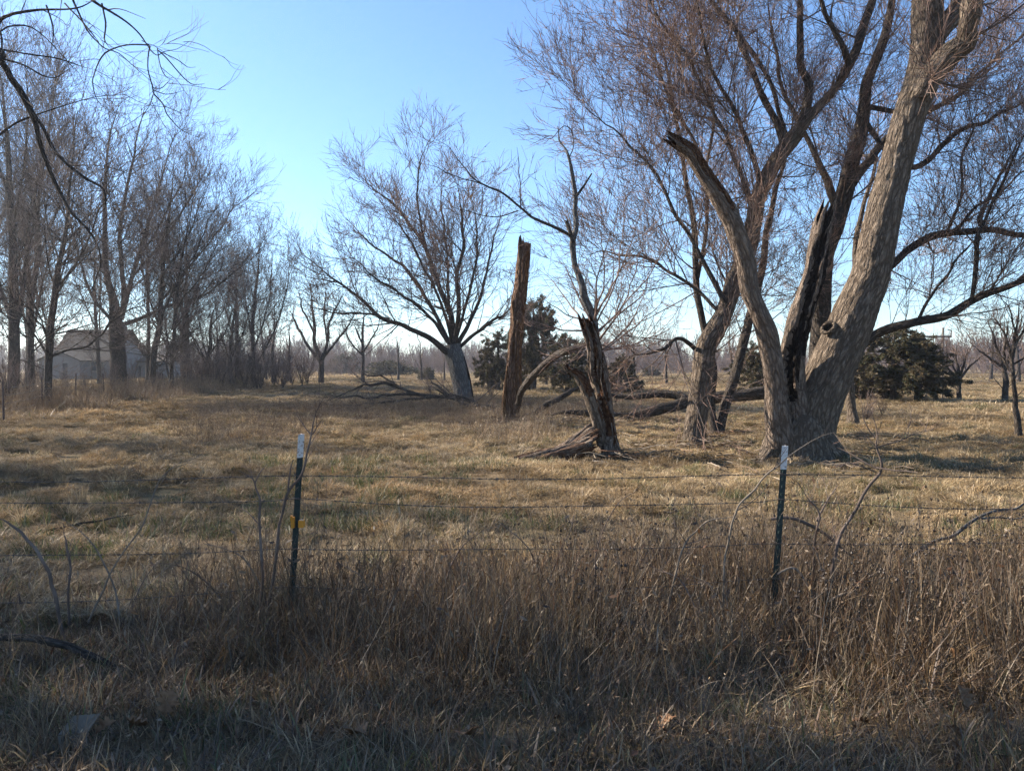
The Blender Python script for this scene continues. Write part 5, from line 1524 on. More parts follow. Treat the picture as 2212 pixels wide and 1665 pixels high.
def weed_stems(G, rg, n, rad, ln, mixd, r0=.0028, side=5.0, heads=None, lean=12, leafy=0.0):
    a = rg.uniform(0, 2 * np.pi, n); r = rad * np.sqrt(rg.random(n))
    az = rg.uniform(0, 2 * np.pi, n); le = np.radians(np.abs(rg.normal(0, lean, n)))
    d = np.stack([np.cos(az) * np.sin(le), np.sin(az) * np.sin(le), np.cos(le)], 1)
    L = rg.uniform(*ln, n)
    k = 6
    pts = np.zeros((n, k, 3)); pts[:, 0] = np.stack([r * np.cos(a), r * np.sin(a), np.zeros(n)], 1)
    for s in range(1, k):
        d = nrm(d + rg.normal(0, .07, (n, 3)))
        pts[:, s] = pts[:, s - 1] + d * (L / (k - 1))[:, None]
    rad_ = np.linspace(1, .4, k)[None, :] * r0 * rg.uniform(.7, 1.3, n)[:, None]
    g2 = Geo(); tubes(g2, pts, rad_, 3)
    c1 = grow(rg, pts, rad_, L, dens=side, t=(.35, 1), ang=42, ln=(.06, .24), n=4, up=.25, wig=.12, rf=.6, rmin=.0011, rk=.006)
    nv1 = g2.n
    tubes(g2, c1[0], c1[1], 3)
    V = np.concatenate(g2.v); Q = np.concatenate(g2.q)
    c_a = np.repeat(pick_cols(rg, n, mixd), k * 3, 0); c_b = np.repeat(pick_cols(rg, len(c1[0]), mixd), 4 * 3, 0)
    G.add(V, Q, a=np.vstack([c_a, c_b]))
    tips = np.vstack([pts[:, -1], c1[0][:, -1]])
    if heads:
        size, hc, frac = heads
        tp = tips[rg.random(len(tips)) < frac]
        m = len(tp)
        if m:
            s = size * rg.uniform(.6, 1.3, m)[:, None]
            o6 = np.array([[1, 0, 0], [-1, 0, 0], [0, 1, 0], [0, -1, 0], [0, 0, 1.2], [0, 0, -1.2]])
            v = tp[:, None, :] + o6[None] * s[:, None, :] * rg.uniform(.6, 1.3, (m, 6, 1))
            tri = np.array([[0, 2, 4], [2, 1, 4], [1, 3, 4], [3, 0, 4], [2, 0, 5], [1, 2, 5], [3, 1, 5], [0, 3, 5]])
            G.add(v, None, (np.arange(m)[:, None, None] * 6 + tri[None]).reshape(-1, 3), a=np.repeat(pick_cols(rg, m, {hc: 1}), 6, 0))
    if leafy:
        m = int(len(tips) * leafy)
        p = pts[rg.integers(0, n, m), rg.integers(1, k, m)]
        d2 = nrm(rg.normal(0, 1, (m, 3))); s2 = nrm(np.cross(d2, rg.normal(0, 1, (m, 3))))
        Ll = rg.uniform(.02, .06, m)[:, None]
        v = np.stack([p, p + d2 * Ll * .5 + s2 * Ll * .16, p + d2 * Ll, p + d2 * Ll * .5 - s2 * Ll * .16], 1)
        G.add(v, np.arange(m * 4).reshape(m, 4), a=np.repeat(pick_cols(rg, m, mixd), 4, 0))


def veg_proto(name, fn, mat, k=3):
    out = []
    for i in range(k):
        G = Geo(); fn(G, np.random.default_rng(hash_name(name) + i))
        out.append(proto(name, G.mesh(name, M[mat], 'col', smooth=False)))
    return out


def hash_name(s):
    return sum((i + 1) * ord(ch) for i, ch in enumerate(s)) * 7


def blades2(G, rg, b, L, lean, width, col, wind=None, zb=None, bend=(.2, 1.1)):
    """blades with given foot points b (n,2), lengths L (n), colours col (n,3)"""
    n = len(b)
    P0 = np.column_stack([b, np.zeros(n) if zb is None else zb])
    az = rg.uniform(0, 2 * np.pi, n) if wind is None else rg.normal(0, 1.5, n) + wind
    le = np.radians(rg.uniform(lean[0], lean[1], n))
    h = np.stack([np.cos(az), np.sin(az)], 1)
    tw = az + np.pi / 2 + rg.normal(0, .6, n)
    sd = np.stack([np.cos(tw), np.sin(tw), np.zeros(n)], 1) * (width * rg.lognormal(-.1, .45, n))[:, None]
    pts = [P0]
    bd = rg.uniform(*bend, n)
    for (f, s_) in ((.35, .35), (.6, .35), (1.0, .3)):
        an = np.minimum(le * (1 - .55 * bd + 1.1 * bd * f), 1.75)
        P0 = P0 + np.stack([h[:, 0] * np.sin(an), h[:, 1] * np.sin(an), np.cos(an)], 1) * (L * s_)[:, None]
        pts.append(P0)
    v = np.stack([pts[0] - sd * .5, pts[0] + sd * .5, pts[1] - sd * .5, pts[1] + sd * .5, pts[2] - sd * .38, pts[2] + sd * .38, pts[3]], 1)
    i = np.arange(n * 7).reshape(n, 7)
    G.add(v, np.vstack([i[:, [0, 1, 3, 2]], i[:, [2, 3, 5, 4]]]), i[:, [4, 5, 6]], a=np.repeat(col, 7, 0))


def disc(rg, n, R):
    r = R * np.sqrt(rg.random(n)); a = rg.uniform(0, 2 * np.pi, n)
    return np.stack([r * np.cos(a), r * np.sin(a)], 1)


def f_field(G, r, R=1.05, dens=3000, w=.0058):
    """a patch of matted straw with mounds, hollows and greener spots"""
    n = int(dens * 4 * R * R)
    b = r.uniform(-R, R, (n, 2))
    o = r.uniform(0, 50, 2)
    m1 = vnoise(b[:, 0] * 2.6 + o[0], b[:, 1] * 2.6 + o[1], seed=61)
    m2 = vnoise(b[:, 0] * 6.5 + o[1], b[:, 1] * 6.5 + o[0], seed=62)
    mound = np.clip(.5 + .8 * m1 + .4 * m2, 0, 1.5)
    gsel = vnoise(b[:, 0] * 1.8 - o[0], b[:, 1] * 1.8 + o[1], seed=63) + r.normal(0, .3, n) > .48
    c = pick_cols(r, n, dict(pale=4.2, straw=4.5, tan=2.0, grey=1.2))
    c2 = pick_cols(r, n, dict(olive=3, green=1.2, straw=2.2))
    col = np.where(gsel[:, None], c2, c)
    L = r.uniform(.05, .14, n) * (.4 + .8 * mound)
    wind = 3.0 * vnoise(b[:, 0] * 1.5 + o[1], b[:, 1] * 1.5, seed=64) + o[0]
    k = r.random(n) < .91
    for sel, le in ((k, (55, 98)), (~k, (10, 65))):
        blades2(G, r, b[sel], L[sel], le, w, col[sel], wind[sel], zb=(mound * .10 - .03)[sel])


def f_short(G, r, R=.62):
    n = 1900
    b = disc(r, n, R); o = r.uniform(0, 50, 2)
    m1 = .5 + .7 * vnoise(b[:, 0] * 3.5 + o[0], b[:, 1] * 3.5 + o[1], seed=65)
    col = pick_cols(r, n, dict(straw=1.4, tan=3, brown=3.2, dark=1.6, olive=.9, pale=.5, grey=.5, rust=.8))
    g = vnoise(b[:, 0] * 2.5 - o[0], b[:, 1] * 2.5, seed=66) + r.normal(0, .25, n) > .5
    col = np.where(g[:, None], pick_cols(r, n, dict(green=2, olive=2, straw=1)), col)
    L = r.uniform(.04, .17, n) * (.5 + .9 * np.clip(m1, 0, 1.4))
    blades2(G, r, b, L, (15, 95), .0046, col)
    lt = int(90)
    p = np.column_stack([disc(r, lt, R), r.uniform(.005, .05, lt)])
    d = nrm(r.normal(0, 1, (lt, 3)) * [1, 1, .35]); s_ = nrm(np.cross(d, r.normal(0, .4, (lt, 3)) + [0, 0, 1]))
    Ll = r.uniform(.015, .05, lt)[:, None]
    v = np.stack([p, p + d * Ll * .5 + s_ * Ll * .3 + [0, 0, .006], p + d * Ll, p + d * Ll * .5 - s_ * Ll * .3], 1)
    G.add(v, np.arange(lt * 4).reshape(lt, 4), a=np.repeat(pick_cols(r, lt, dict(brown=3, rust=2, dark=2, grey=1)), 4, 0))


def f_tall(G, r, R=.55):
    n = 420
    b = disc(r, n, R)
    k = .6 + .5 * vnoise(b[:, 0] * 4, b[:, 1] * 4 + r.uniform(0, 9), seed=67)
    blades2(G, r, b, r.uniform(.3, .68, n) * np.clip(k, .35, 1.2), (3, 75), .0042, pick_cols(r, n, dict(straw=1.2, tan=3, brown=3.2, grey=1.2, rust=.8, pale=.4, dark=.6)))
    n = 420
    blades2(G, r, disc(r, n, R), r.uniform(.12, .36, n), (20, 92), .0040, pick_cols(r, n, dict(tan=2, brown=2, grey=1.4, straw=1)))


def f_weed(G, r, R=.55):
    weed_stems(G, r, 60, R, (.36, .78), dict(brown=4, tan=2, dark=1.3, grey=1, rust=1), .0024, 9, None, 22, .3)
    n = 220
    blades2(G, r, disc(r, n, R), r.uniform(.1, .34, n), (15, 88), .004, pick_cols(r, n, dict(brown=2, tan=2, dark=1, grey=1)))


def f_seed(G, r):
    weed_stems(G, r, 5, .12, (.55, .85), dict(brown=3, dark=2, tan=1), .0026, 7, (.011, 'dark', .5), 14, .3)


def f_tuft(G, r):
    blades(G, r, 170, .13, (.16, .42), (8, 80), .0055, dict(pale=3, straw=3, tan=2, grey=1))


def f_green(G, r):
    blades(G, r, 90, .2, (.06, .17), (10, 65), .005, dict(green=3, olive=2, straw=.8))


def f_stalk(G, r):
    blades(G, r, 6, .15, (.4, .9), (12, 70), .0034, dict(pale=1.5, grey=2.5, straw=2.5, tan=1))


PR = {k: veg_proto('veg_' + k, fn, m, nk) for k, fn, m, nk in (('field', f_field, 'grass', 6), ('tuft', f_tuft, 'grass', 4), ('green', f_green, 'grass', 3), ('short', f_short, 'grass', 5), ('tall', f_tall, 'grass', 5),
                                                              ('weed', f_weed, 'weed', 6), ('seed', f_seed, 'weed', 4), ('stalk', f_stalk, 'grass', 4))}
rv = np.random.default_rng(99)


def lattice(y0, y1, sp, k=.74, m=1.5, jit=.35):
    """jittered lattice over the ground in view between two depths"""
    ys = np.arange(y0, y1, sp * (.9 if jit else 1.0))
    out = []
    for i, yy in enumerate(ys):
        w = k * yy + m
        xs = np.arange(-w, w + sp, sp) + ((i % 2) * sp * .5 if jit else 0)
        out.append(np.stack([xs, np.full(len(xs), yy)], 1))
    p = np.vstack(out) + rv.uniform(-jit, jit, (sum(len(o_) for o_ in out), 2)) * sp
    return p[:, 0], p[:, 1]


def wedge(n, y0, y1, k=.76, m=1.4):
    y = np.sqrt(y0 ** 2 + rv.random(n) * (y1 ** 2 - y0 ** 2))
    return rv.uniform(-1, 1, n) * (k * y + m), y


def tintf(x, y, s=.35, seed=40, lo=-.1, hi=.5):
    return np.clip((vnoise(x * s, y * s, seed=seed) - lo) / (hi - lo), 0, 1)


U = rv.uniform
x, y = lattice(6.3, 25, 2.0, jit=0)
scatter('field_grass', 'matted straw-coloured grass covering the field behind the fence', 'grass', x, y, np.full(len(x), 1.0), PR['field'], rv, tint=.7 * tintf(x, y), tilt=.0, zs=U(.8, 1.2, len(x)), quarter=True)
x, y = lattice(26, 82, 4.6, .74, 3, jit=0)
scatter('far_field_grass', 'pale dry grass farther out in the field', 'grass', x, y, np.full(len(x), 2.35), PR['field'], rv, tint=.6 * tintf(x, y, .12), tilt=.0, zs=U(1.0, 1.5, len(x)), quarter=True)
x, y = lattice(84, 185, 13, .74, 5, jit=0)
scatter('distant_field_grass', 'pale dry grass toward the far wood', 'grass', x, y, np.full(len(x), 6.6), PR['field'], rv, tint=.5 * tintf(x, y, .05), tilt=.0, zs=U(1.6, 2.6, len(x)), quarter=True)
x, y = wedge(650, 6.4, 34)
keep = vnoise(x * .5, y * .5, seed=21) > -.05
x, y = x[keep], y[keep]
scatter('grass_tussocks', 'taller dry tussocks dotted over the field', 'grass', x, y, U(.5, 1.2, len(x)), PR['tuft'], rv, tint=.6 * tintf(x, y, .6, 44), tilt=.3, zs=U(.4, .9, len(x)))
x, y = wedge(700, 2.8, 15)
keep = (vnoise(x * .45, y * .45, seed=22) + .25 * (x < 0)) > .18
x, y = x[keep], y[keep]
scatter('green_grass', 'short green grass showing through the straw', 'grass', x, y, U(.8, 1.5, len(x)), PR['green'], rv, tilt=.15)
x, y = lattice(2.3, 5.6, .72, .78, 1.0)
scatter('roadside_grass', 'short trampled brown grass and leaf litter at the roadside in front of the fence', 'grass', x, y, U(.9, 1.15, len(x)), PR['short'], rv, tint=.6 * tintf(x, y, .8, 45), tilt=.04, zs=U(.7, 1.4, len(x)))


# tall growth along the fence: thick on the right, thin and low on the left
def fence_mask(x, y):
    side = np.clip((x + 2.8) / 1.8, .0, 1)
    c = 5.35 + .25 * np.sin(x * 1.1)
    hw = np.where(y < c, .6 + .55 * side, .7 + .8 * side)
    m_ = np.clip(1.3 - np.abs(y - c) / hw, 0, 1)
    return np.clip(m_ * (.38 + .62 * side) + .12 * vnoise(x * 1.7, y * 1.7, seed=51), 0, 1)


x, y = lattice(4.0, 7.6, .52, .78, .8, .45)
mk = fence_mask(x, y); keep = rv.random(len(x)) < mk * 1.5
x, y, mk = x[keep], y[keep], mk[keep]
scatter('fence_tall_grass', 'tall dry brown grass growing along the wire fence', 'grass', x, y, U(.8, 1.15, len(x)), PR['tall'], rv, tint=tintf(x, y, .9, 46), tilt=.1, zs=(.35 + .68 * mk) * U(.7, 1.2, len(x)) * np.clip(.95 + .55 * vnoise(x * 1.3, y * 1.3, seed=81), .45, 1.35))
x, y = lattice(4.1, 7.5, .56, .78, .8, .45)
mk = fence_mask(x, y); keep = rv.random(len(x)) < mk * 1.4 * np.clip((x + 3.4) / 2.5, .3, 1)
x, y, mk = x[keep], y[keep], mk[keep]
scatter('fence_weeds', 'dead brown weed stems thick along the fence', 'weeds', x, y, U(.8, 1.15, len(x)), PR['weed'], rv, tint=tintf(x, y, .9, 47), tilt=.1, zs=(.45 + .6 * mk) * U(.7, 1.2, len(x)) * np.clip(.95 + .5 * vnoise(x * 1.1 + 7, y * 1.1, seed=82), .45, 1.3))
x, y = rv.uniform(.4, 6, 260), rv.uniform(4.6, 6.4, 260)
keep = vnoise(x * .9, y * .9, seed=52) > -.2
x, y = x[keep], y[keep]
scatter('seedhead_weeds', 'weeds with dark seed heads around the right fence post', 'weeds', x, y, U(.8, 1.1, len(x)), PR['seed'], rv, tilt=.1, zs=U(.7, 1.0, len(x)))
x, y = wedge(50, 3.6, 6.8)
scatter('dry_stalks', 'long pale grass stalks leaning through the weeds', 'grass', x, y, U(.6, 1.1, len(x)), PR['stalk'], rv, tilt=.2)
x, y = lattice(16, 40, 1.1, .5, 0)
keep = (x > -.42 * y) & (x < .16 * y) & (vnoise(x * .25, y * .25, seed=53) + .5 * np.clip(1 - np.abs(y - 25) / 12, -1, 1) > .12)
x, y = x[keep], y[keep]
scatter('field_weeds', 'pinkish-brown dead weeds around the snag and fallen branches', 'weeds', x, y, U(1.0, 1.7, len(x)), PR['weed'], rv, tilt=.06, zs=U(.5, .95, len(x)))
f = rv.random(330); A = np.array([-19.5, 26.0]); B = np.array([-24.0, 68.0])
x = A[0] + (B[0] - A[0]) * f + rv.normal(0, 1.3, 330); y = A[1] + (B[1] - A[1]) * f
scatter('left_fence_weeds', 'tall brown weeds growing along the far left fence', 'weeds', x, y, U(1.5, 2.4, len(x)), PR['weed'] + PR['tall'], rv, tilt=.06, zs=U(1.0, 1.9, len(x)))
x, y = wedge(60, 2.6, 4.6)
scatter('roadside_weeds', 'scattered low dead weeds at the front edge', 'weeds', x, y, U(.5, .8, len(x)), PR['weed'] + PR['tall'], rv, tilt=.15, zs=U(.25, .5, len(x)))

# fallen twigs and bark bits under the trees


def f_debris(G, r):
    n = 16
    p = np.column_stack([disc(r, n, .5), r.uniform(.03, .12, n)])
    a_ = r.uniform(0, 6.28, n); L = r.uniform(.12, .6, n)
    d = np.stack([np.cos(a_), np.sin(a_), r.normal(0, .12, n)], 1)
    pts = np.stack([p, p + d * (L * .5)[:, None] + r.normal(0, .02, (n, 3)), p + d * L[:, None]], 1)
    g2 = Geo(); tubes(g2, pts, r.uniform(.003, .009, n)[:, None] * np.array([[1, .9, .5]]), 5)
    G.add(np.concatenate(g2.v), np.concatenate(g2.q), a=np.repeat(pick_cols(r, n, dict(brown=3, dark=2, grey=2, rust=1)), 15, 0))


PD = veg_proto('twig_debris', f_debris, 'weed', 4)
cs = [(5.9, 14.6, 2.6, 16), (4.2, 17.6, 1.8, 16), (1.8, 15.2, 1.6, 14), (0, 23.0, 1.6, 20), (-2.4, 36, 4.0, 30), (3.0, 24.5, 3.0, 26), (-6.0, 32, 3.5, 26), (7.5, 20.0, 3.0, 16)]
x = np.concatenate([rv.normal(c_[0], c_[2] * .6, c_[3]) for c_ in cs]); y = np.concatenate([rv.normal(c_[1], c_[2] * .5, c_[3]) for c_ in cs])
scatter('fallen_twigs', 'fallen twigs and bark pieces scattered under the trees', 'twigs', x, y, U(.8, 1.5, len(x)), PD, rv, tilt=.05)

# ------------------------------------------------------------------ saplings and canes in the fence row
LVK = [dict(dens=6.5, t=(.3, 1), ang=48, ln=(.12, .5), n=5, up=.25, wig=.12, rf=.6, rmin=.0021, rk=.008), dict(dens=7, t=(.2, 1), ang=45, ln=(.05, .22), n=4, up=.15, wig=.12, rf=.7, rmin=.0017, rk=.006)]


def sapling(label, gs, seed, lv=LVK, name='sapling', cat='sapling', group='bare saplings and canes in the fence row', mat='branch'):
    base = np.array([*gs[0][0, :2], gz(*gs[0][0, :2])])
    st = [('stem' if k == 0 else 'side_stem', g, dict(sides=7, ds=.05, ridge=0, lump=.12, mat=M[mat])) for k, g in enumerate(gs)]
    return build_tree(name, label, base, st, lv, cat, group, seed, mats=(M['branch'], M['branch'], M['twig']), twig_from=1)


sapling('thin sapling growing up through the left fence post', [guide([(575, 1345, 8), (582, 1294, 7.5), (597, 1179, 7), (608, 1107, 6.5), (622, 1061, 6), (640, 1032, 5.5), (657, 998, 5), (673, 957, 5), (676, 920, 4.2), (683, 885, 3.2), (697, 850, 1.6)], 5.3),
        guide([(622, 1060, 4), (627, 1020, 4), (633, 993, 2)], 5.3), guide([(673, 940, 3), (652, 915, 2), (640, 890, 1.2)], 5.3, .1), guide([(675, 938, 3), (697, 902, 1.4)], 5.3, -.1)], 71)
sapling('crooked sapling with forked top left of the left fence post', [guide([(560, 1345, 6.5), (563, 1294, 6), (565, 1164, 5.5), (559, 1078, 5), (549, 1041, 4.2), (535, 1028, 3), (520, 1016, 1.8)], 5.2), guide([(550, 1044, 3), (562, 1020, 2.4), (575, 1002, 1.4)], 5.2), guide([(566, 1140, 3), (540, 1110, 2.4), (518, 1095, 1.4)], 5.2, .15)], 72)
sapling('thick bare cane curving in from the left edge', [guide([(135, 1370, 8), (117, 1288, 8), (107, 1253, 8), (93, 1221, 7.5), (72, 1189, 7), (40, 1155, 6), (0, 1123, 4), (-40, 1100, 2)], 5.0)], 73, [dict(LVK[0], dens=2), dict(LVK[1], dens=3)])
sapling('short upright bare stem right of the curving cane', [guide([(150, 1350, 5), (149, 1275, 5), (148, 1181, 4.5), (139, 1155, 3), (134, 1130, 1.5)], 5.1)], 74, [dict(LVK[0], dens=3), dict(LVK[1], dens=4)])
sapling('leaning bare sapling with fanned twigs right of the right post', [guide([(1778, 1420, 9), (1785, 1388, 9), (1795, 1272, 8.5), (1811, 1205, 8), (1821, 1168, 8), (1841, 1118, 7.5), (1868, 1068, 7), (1893, 1025, 6.5), (1893, 988, 5), (1890, 948, 4), (1888, 921, 3), (1880, 890, 1.6)], 5.5),
        guide([(1893, 1012, 4), (1845, 985, 3), (1810, 965, 1.6)], 5.5, .2), guide([(1893, 1010, 4), (1935, 1016, 3), (1985, 1018, 1.6)], 5.5, -.2), guide([(1891, 968, 3), (1940, 950, 2.4), (2004, 928, 1.4)], 5.5, .2), guide([(1893, 1020, 3), (1840, 1000, 2.2), (1812, 1008, 1.2)], 5.5, -.3), guide([(1889, 945, 3), (1870, 915, 2.4), (1862, 888, 1.4)], 5.5)], 75)
sapling('pale arching cane crossing the right post tip', [guide([(1560, 1330, 5), (1571, 1168, 4.6), (1585, 1108, 4.4), (1601, 1085, 4.2), (1635, 1058, 4), (1661, 1022, 3.6), (1705, 982, 3.2), (1758, 955, 2.6), (1797, 937, 1.4)], 5.15)], 76, [dict(LVK[0], dens=2), dict(LVK[1], dens=3)], mat='greywood')
sapling('bent cane arching low left of the right post', [guide([(1440, 1330, 4.4), (1475, 1188, 4), (1508, 1150, 3.6), (1535, 1128, 3.2), (1570, 1116, 2.4), (1600, 1110, 1.2)], 5.2)], 77, [dict(LVK[0], dens=1.5), dict(LVK[1], dens=3)], mat='greywood')
sapling('bare forked sapling just right of the right post', [guide([(1750, 1400, 6), (1755, 1288, 5.6), (1756, 1155, 5), (1765, 1122, 4.6), (1755, 1092, 3.6), (1742, 1065, 2.8), (1728, 1042, 1.6)], 5.6), guide([(1764, 1125, 4), (1780, 1095, 3.2), (1792, 1070, 2.4), (1808, 1048, 1.4)], 5.6, .15)], 78)
sapling('thin dark cane in the weeds at mid fence', [guide([(1185, 1330, 4), (1178, 1260, 3.6), (1155, 1215, 3), (1120, 1160, 2.4), (1085, 1125, 1.4)], 5.6), guide([(1180, 1265, 3), (1215, 1180, 2.4), (1240, 1110, 1.4)], 5.6)], 79, [dict(LVK[0], dens=2.5), dict(LVK[1], dens=4)])
sapling('tall dead stalk leaning right over the left field', [guide([(190, 1345, 4.5), (240, 1240, 4), (310, 1130, 3.6), (345, 1050, 3), (385, 1005, 2.4), (432, 973, 1.2)], 5.2), guide([(350, 1040, 2.4), (370, 1012, 2), (430, 995, 1)], 5.2)], 80, [dict(LVK[0], dens=1.6), dict(LVK[1], dens=3)], mat='greywood')
sapling('thin dead stem standing right of the middle of the fence', [guide([(1290, 1340, 4), (1285, 1250, 3.6), (1300, 1160, 3), (1345, 1080, 2), (1385, 1040, 1.2)], 5.5)], 81, [dict(LVK[0], dens=2.4), dict(LVK[1], dens=4)])
rgc = np.random.default_rng(123)
for k in range(22):
    px = rgc.uniform(250, 2180)
    if abs(px - 640) < 40 or abs(px - 1690) < 40:
        continue
    hgt, lean_ = rgc.uniform(110, 300), rgc.uniform(-150, 150)
    y0 = rgc.uniform(1340, 1420)
    sapling('thin bare cane arching out of the weeds along the fence', [guide([(px, y0, 4.4), (px + lean_ * .12, y0 - hgt * .4, 3.8), (px + lean_ * .45, y0 - hgt * .8, 3.0), (px + lean_ * 1.0, y0 - hgt, 1.4)], rgc.uniform(4.9, 5.9), rgc.uniform(-.3, .3))], 200 + k,
            [dict(LVK[0], dens=3), dict(LVK[1], dens=4)], group='thin canes in the fence-row weeds', mat='greywood' if k % 3 == 0 else 'branch')
# fallen sticks and logs near the fence
LVT = [dict(dens=1.2, t=(.3, 1), ang=40, ln=(.2, .7), n=5, up=.05, wig=.12, rf=.6, rmin=.003, rk=.008), dict(dens=2.5, t=(.2, 1), ang=45, ln=(.1, .3), n=4, up=.05, wig=.12, rf=.7, rmin=.002, rk=.006)]


def stick(label, gs, seed, mat, lv=LVT, name='fallen_stick'):
    base = np.array([*gs[0][0, :2], gz(*gs[0][0, :2])])
    st = [('stem' if k == 0 else 'side_branch', g, dict(sides=12, ds=.04, ridge=.08, lump=.2, mat=mat, seed=seed + k)) for k, g in enumerate(gs)]
    return build_tree(name, label, base, st, lv, 'stick', None, seed, mats=(M['branch'], M['branch'], M['branch']), twig_from=1)


stick('dark fallen stick lying in the grass near the left edge', [guide([(-60, 1172, 6), (0, 1166, 6), (80, 1153, 6), (133, 1145, 6), (187, 1129, 5.4), (245, 1117, 4.4), (293, 1110, 3)], 8.1, .4)], 91, M['bark'])
stick('grey fallen log half buried in weeds at lower left', [guide([(-50, 1372, 14), (0, 1375, 15), (67, 1378, 17), (100, 1384, 17), (150, 1397, 16), (207, 1418, 17), (283, 1450, 16)], 4.75, -.22)], 92, M['bark'], None, 'fallen_log')
stick('fallen grey branch slanting up at the right edge behind the wires', [guide([(1945, 1215, 7), (2025, 1168, 8), (2058, 1152, 8), (2108, 1125, 7.5), (2158, 1106, 6), (2215, 1090, 4), (2270, 1080, 2)], 6.6, .5), guide([(2120, 1120, 5), (2165, 1118, 4), (2215, 1118, 2.5)], 6.8, .2)], 93, M['greybark'])
stick('dead branch lying behind the right post', [guide([(1665, 1121, 6), (1701, 1119, 7), (1741, 1130, 7), (1785, 1152, 7), (1825, 1185, 6), (1855, 1215, 4)], 5.75, -.1)], 94, M['branch'])
stick('pale stick low in the weeds right of the right post', [guide([(1680, 1240, 4), (1720, 1228, 5), (1770, 1305, 3)], 5.2), guide([(1790, 1300, 6), (1815, 1285, 6.5), (1840, 1280, 5)], 5.1)], 95, M['greywood'], None)

# ------------------------------------------------------------------ fallen oak leaves and a scrap of card
M['leaf'] = plain_mat('dead_oak_leaf', [(0.3, (.13, .065, .032)), (.7, (.27, .155, .085))], 25., .7, .2)
M['card'] = plain_mat('weathered_card', [(0.3, (.10, .08, .06)), (.7, (.17, .14, .105))], 14., .9, .15)


def leaf_mesh(seed, Lf=.13):
    rg = np.random.default_rng(seed)
    k = 15
    s = np.linspace(0, 1, k)
    env = np.sin(np.pi * np.clip(s * .93 + .04, 0, 1)) ** .8 * .30
    lob = 1 + .42 * np.cos(s * np.pi * 2 * 3.5 + 2.6)
    wd = env * lob * Lf * 1.25
    curl = rg.uniform(.2, .9); bend = rg.uniform(-.5, .7)
    rows = []
    for side in (-1, 0, 1):
        for i in range(k):
            w_ = side * wd[i] * (1 + .1 * rg.normal())
            rows.append([w_, s[i] * Lf + abs(side) * .012 * Lf, abs(w_) * curl * (1.4 if side else 0) + bend * Lf * (s[i] - .5) ** 2 + .004 * rg.normal()])
    v = np.array(rows)
    i = np.arange(k - 1)
    q = np.vstack([np.stack([i, i + k, i + k + 1, i + 1], 1), np.stack([i + k, i + 2 * k, i + 2 * k + 1, i + k + 1], 1)])
    G = Geo().add(v, q)
    st = np.array([[[0, -.03, .0], [0, -.01, 0], [0, .01, .001]]])
    tubes(G, st, np.full((1, 3), .0014), 4)
    me = G.mesh('oak_leaf', M['leaf'])
    return me


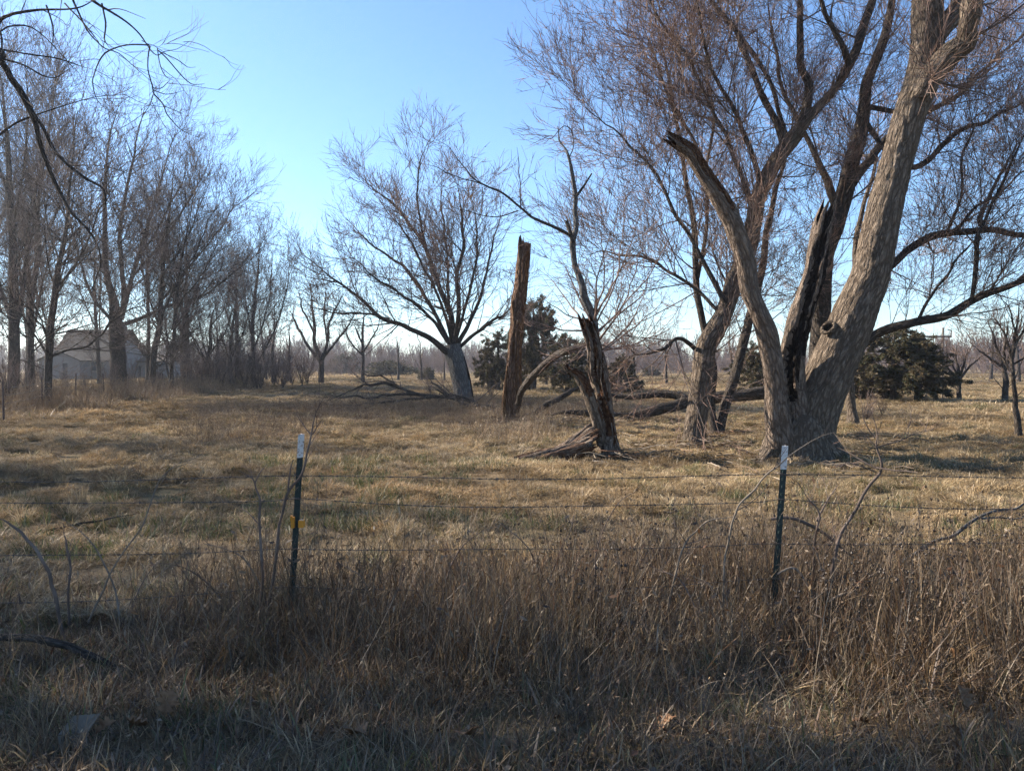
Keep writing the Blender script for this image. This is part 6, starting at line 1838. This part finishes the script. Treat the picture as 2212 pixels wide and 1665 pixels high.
LM = [leaf_mesh(i) for i in range(4)]
from mathutils import Euler
leaf_spots = [(352, 1545, 1.05, 'large brown oak leaf standing upright at lower left', (1.0, .3, .2)), (318, 1575, .9, 'brown oak leaf lying beneath the upright one at lower left', (.4, .2, 2.0)), (2092, 1530, 1.0, 'tan oak leaf caught upright in weeds at lower right', (1.1, 0, .4)),
              (2098, 1592, .9, 'pale curled oak leaf low at the right corner', (.3, .5, 1.2)), (2062, 1432, .9, 'orange-brown oak leaf hanging in the right weeds', (1.2, .2, .8)), (640, 1436, .9, 'rusty oak leaf in the weeds below the left post', (.7, .4, 2.4)),
              (838, 1470, .8, 'dark brown leaf low below the left post, to its right', (.8, -.3, .5)), (1020, 1590, 1.1, 'tan oak leaf on the ground, bottom centre-left', (.5, .3, 3.0)), (760, 1590, 1.0, 'brown oak leaf on the ground left of bottom centre', (.3, .1, 4.0)), (1105, 1640, .8, 'small pale leaf at the bottom edge, centre', (.2, .3, .3)),
              (1425, 1578, .9, 'orange oak leaf among short grass, right of bottom centre', (.5, -.2, 5.0)), (1300, 1480, .8, 'brown leaf in the dark gap at bottom centre', (.6, .2, 1.0)), (1150, 1440, .8, 'rust-coloured leaf in the central weeds', (.9, .2, 2.2)), (1560, 1600, .9, 'brown leaf by the short grass at lower right', (.4, 0, 1.7)),
              (470, 1350, .7, 'small rusty leaf in the weeds under the fallen log end', (.8, .1, 2.9)), (1210, 1375, .7, 'small orange leaf in the middle weeds', (1.0, .3, .1)), (205, 1590, .8, 'tan leaf beside the pale scrap of card', (.4, .3, 5.5)), (960, 1395, .7, 'small brown leaf left of the central weeds', (.8, .3, 3.6)), (1875, 1560, .8, 'tan leaf in the dark weeds at lower right', (.3, .4, 2.0))]
for i, (px, py, s, lb, ro) in enumerate(leaf_spots):
    D_ = GD(py + 12)
    p = P(px, py, D_ - .03)
    p[2] = max(p[2], gz(p[0], p[1]) + .05)
    o = link('oak_leaf', LM[i % 4], None, lb, 'leaf', 'fallen oak leaves at the roadside', None, tuple(p))
    o.rotation_euler = ro
    o.scale = (s * .9, s * .9, s * .9)
cb = P(160, 1612, GD(1626)); cb[2] = gz(cb[0], cb[1]) + .05
card = empty('card_scrap', cb, 'pale weathered scrap of folded card in the grass at lower left', 'litter')
for nm, pts in (('card_panel', [[-.075, 0, .03], [.055, .01, .035], [.07, .10, .085], [-.06, .10, .075]]), ('card_flap', [[-.074, -.002, .027], [.056, .008, .032], [.075, -.02, -.02], [-.05, -.03, -.025]])):
    a = np.array(pts); nn = nrm(np.cross(a[1] - a[0], a[3] - a[0])) * .003
    G = Geo().add(np.vstack([a, a - nn]), [[0, 1, 2, 3], [7, 6, 5, 4], [0, 4, 5, 1], [1, 5, 6, 2], [2, 6, 7, 3], [3, 7, 4, 0]])
    link(nm, G.mesh(nm, M['card'], None, (0, 0, 0), False), card)

# ------------------------------------------------------------------ thin haze volume: faint distance fade, added also to imitate lens flare at left
t = bpy.data.materials.new('flare_veil_haze')
t.use_nodes = True
t.node_tree.nodes.clear()
ho = t.node_tree.nodes.new('ShaderNodeOutputMaterial')
hv = t.node_tree.nodes.new('ShaderNodeVolumePrincipled')
hv.inputs['Color'].default_value = (.86, .90, .96, 1)
hv.inputs['Density'].default_value = 0.0005
hv.inputs['Anisotropy'].default_value = 0.6
t.node_tree.links.new(hv.outputs[0], ho.inputs['Volume'])
G = Geo(); box_geo(G, [0, 350, 14], [1900, 1200, 33])
link('haze', G.mesh('haze', t, None, (0, 0, 0), False), None, 'thin pale haze added over the field to imitate a lens-flare veil', 'haze', None, 'stuff')
